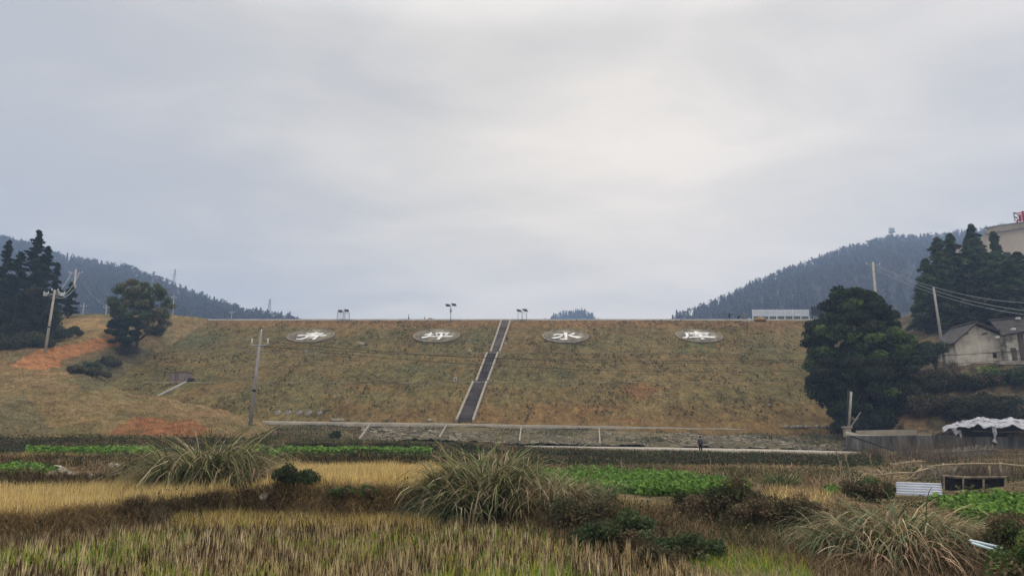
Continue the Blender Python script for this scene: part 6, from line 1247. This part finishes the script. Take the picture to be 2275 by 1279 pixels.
navy = mat('navy_cloth', (.035,.035,.05), (.022,.022,.032), 5); black = mat('black_cloth', (.015,.016,.022), (.01,.01,.014), 5); tan_ = mat('tan_cloth', (.30,.26,.17), (.22,.19,.12), 5); greyc = mat('grey_cloth', (.10,.095,.11), (.06,.058,.07), 4)
# walker on the lower path seen from behind (faces +Y)
p = P(1557, 1007, 76.2); zg = p[2]
person((p[0], 76.2, zg), math.pi+.25, 'person in a dark grey jacket standing at the lower path, seen from behind', dict(lwr=(.22,-.16,.98), rwr=(-.22,-.14,.97), lkn=(.08,-.06,.5), rkn=(-.1,.02,.5), lan=(.07,.0,.09), ran=(-.12,.06,.09), rto=(-.13,-.12,.03)), greyc, black)
rock(0, 0, .9, 'dark low soil heap right beside the walking person', name='earth_pile', seed=120, p=(P(1590,1007,76)[0], 76, P(1590,1008,76)[2]-.1), flat=.3, m=mat('dark_soil', (.06,.042,.028), (.035,.025,.016), 3, bump=.5), cat='earth pile')
z_ = 27.42
# arms outstretched, bending
person((P(1621, 708, 160)[0], 160, z_), .2, 'bending person in black on the crest with both arms stretched out', dict(pelvis=(0,.12,.86), spine=(0,.0,1.02), chest=(0,-.16,1.15), neck=(0,-.28,1.25), head=(0,-.34,1.32), crown=(0,-.38,1.42), lsh=(.2,-.17,1.22), lel=(.47,-.18,1.2), lwr=(.72,-.2,1.15), rsh=(-.2,-.17,1.22), rel=(-.47,-.18,1.2), rwr=(-.72,-.2,1.18), lhip=(.1,.1,.84), rhip=(-.1,.1,.84), lkn=(.13,-.02,.47), rkn=(-.13,-.02,.47)), black, black, group='workers on the crest')
person((P(1641, 708, 160)[0], 160, z_), 1.3, 'crouching person in black on the crest reaching to the left', dict(pelvis=(0,.18,.42), spine=(0,.08,.6), chest=(0,-.08,.74), neck=(0,-.18,.88), head=(0,-.22,.96), crown=(0,-.25,1.07), lsh=(.19,-.1,.82), lel=(.24,-.32,.68), lwr=(.2,-.52,.5), rsh=(-.19,-.1,.82), rel=(-.24,-.34,.7), rwr=(-.16,-.55,.55), lhip=(.1,.16,.4), rhip=(-.1,.16,.4), lkn=(.16,-.22,.48), rkn=(-.16,-.22,.46), lan=(.13,.03,.09), ran=(-.13,.03,.09), lto=(.14,-.14,.03), rto=(-.14,-.14,.03)), black, navy, group='workers on the crest')
person((P(1655, 708, 160)[0], 160, z_), -.9, 'stooping person in tan clothes and a pale cap before the white boards', dict(pelvis=(0,.1,.88), spine=(0,.02,1.06), chest=(0,-.12,1.24), neck=(0,-.22,1.38), head=(0,-.27,1.45), crown=(0,-.32,1.55), lsh=(.19,-.13,1.32), lel=(.23,-.2,1.05), lwr=(.18,-.34,.9), rsh=(-.19,-.13,1.32), rel=(-.23,-.2,1.05), rwr=(-.16,-.36,.88), lhip=(.09,.08,.86), rhip=(-.09,.08,.86)), tan_, tan_, hat=M_steel, group='workers on the crest')
rock(0, 0, .5, 'small dark bundle on the crest between the crouching and stooping workers', name='bundle', seed=121, p=(P(1649,709,161)[0], 160.0, 27.42), flat=.5, m=M_dark, cat='bundle')
rock(0, 0, .3, 'pale bucket sized lump at the feet of the stooping worker', name='bundle', seed=122, p=(P(1661,709,161)[0], 160.0, 27.42), flat=.7, m=M_white, cat='bundle')
# ------------------------------------------------------------------ haze
hzm = bpy.data.materials.new('haze_air'); hzm.use_nodes = True; nt2 = hzm.node_tree; nt2.nodes.clear()
ho_ = nt2.nodes.new('ShaderNodeOutputMaterial'); pv = nt2.nodes.new('ShaderNodeVolumePrincipled')
pv.inputs['Color'].default_value = (.48,.66,1.0,1); pv.inputs['Density'].default_value = HAZE; pv.inputs['Anisotropy'].default_value = .0
nt2.links.new(pv.outputs[0], ho_.inputs['Volume'])
hb = MB().box((0, 690, 148), (2900, 1580, 306)).build('haze', hzm); tag(hb, 'thin bluish haze filling the valley air', 'haze', kind='stuff')
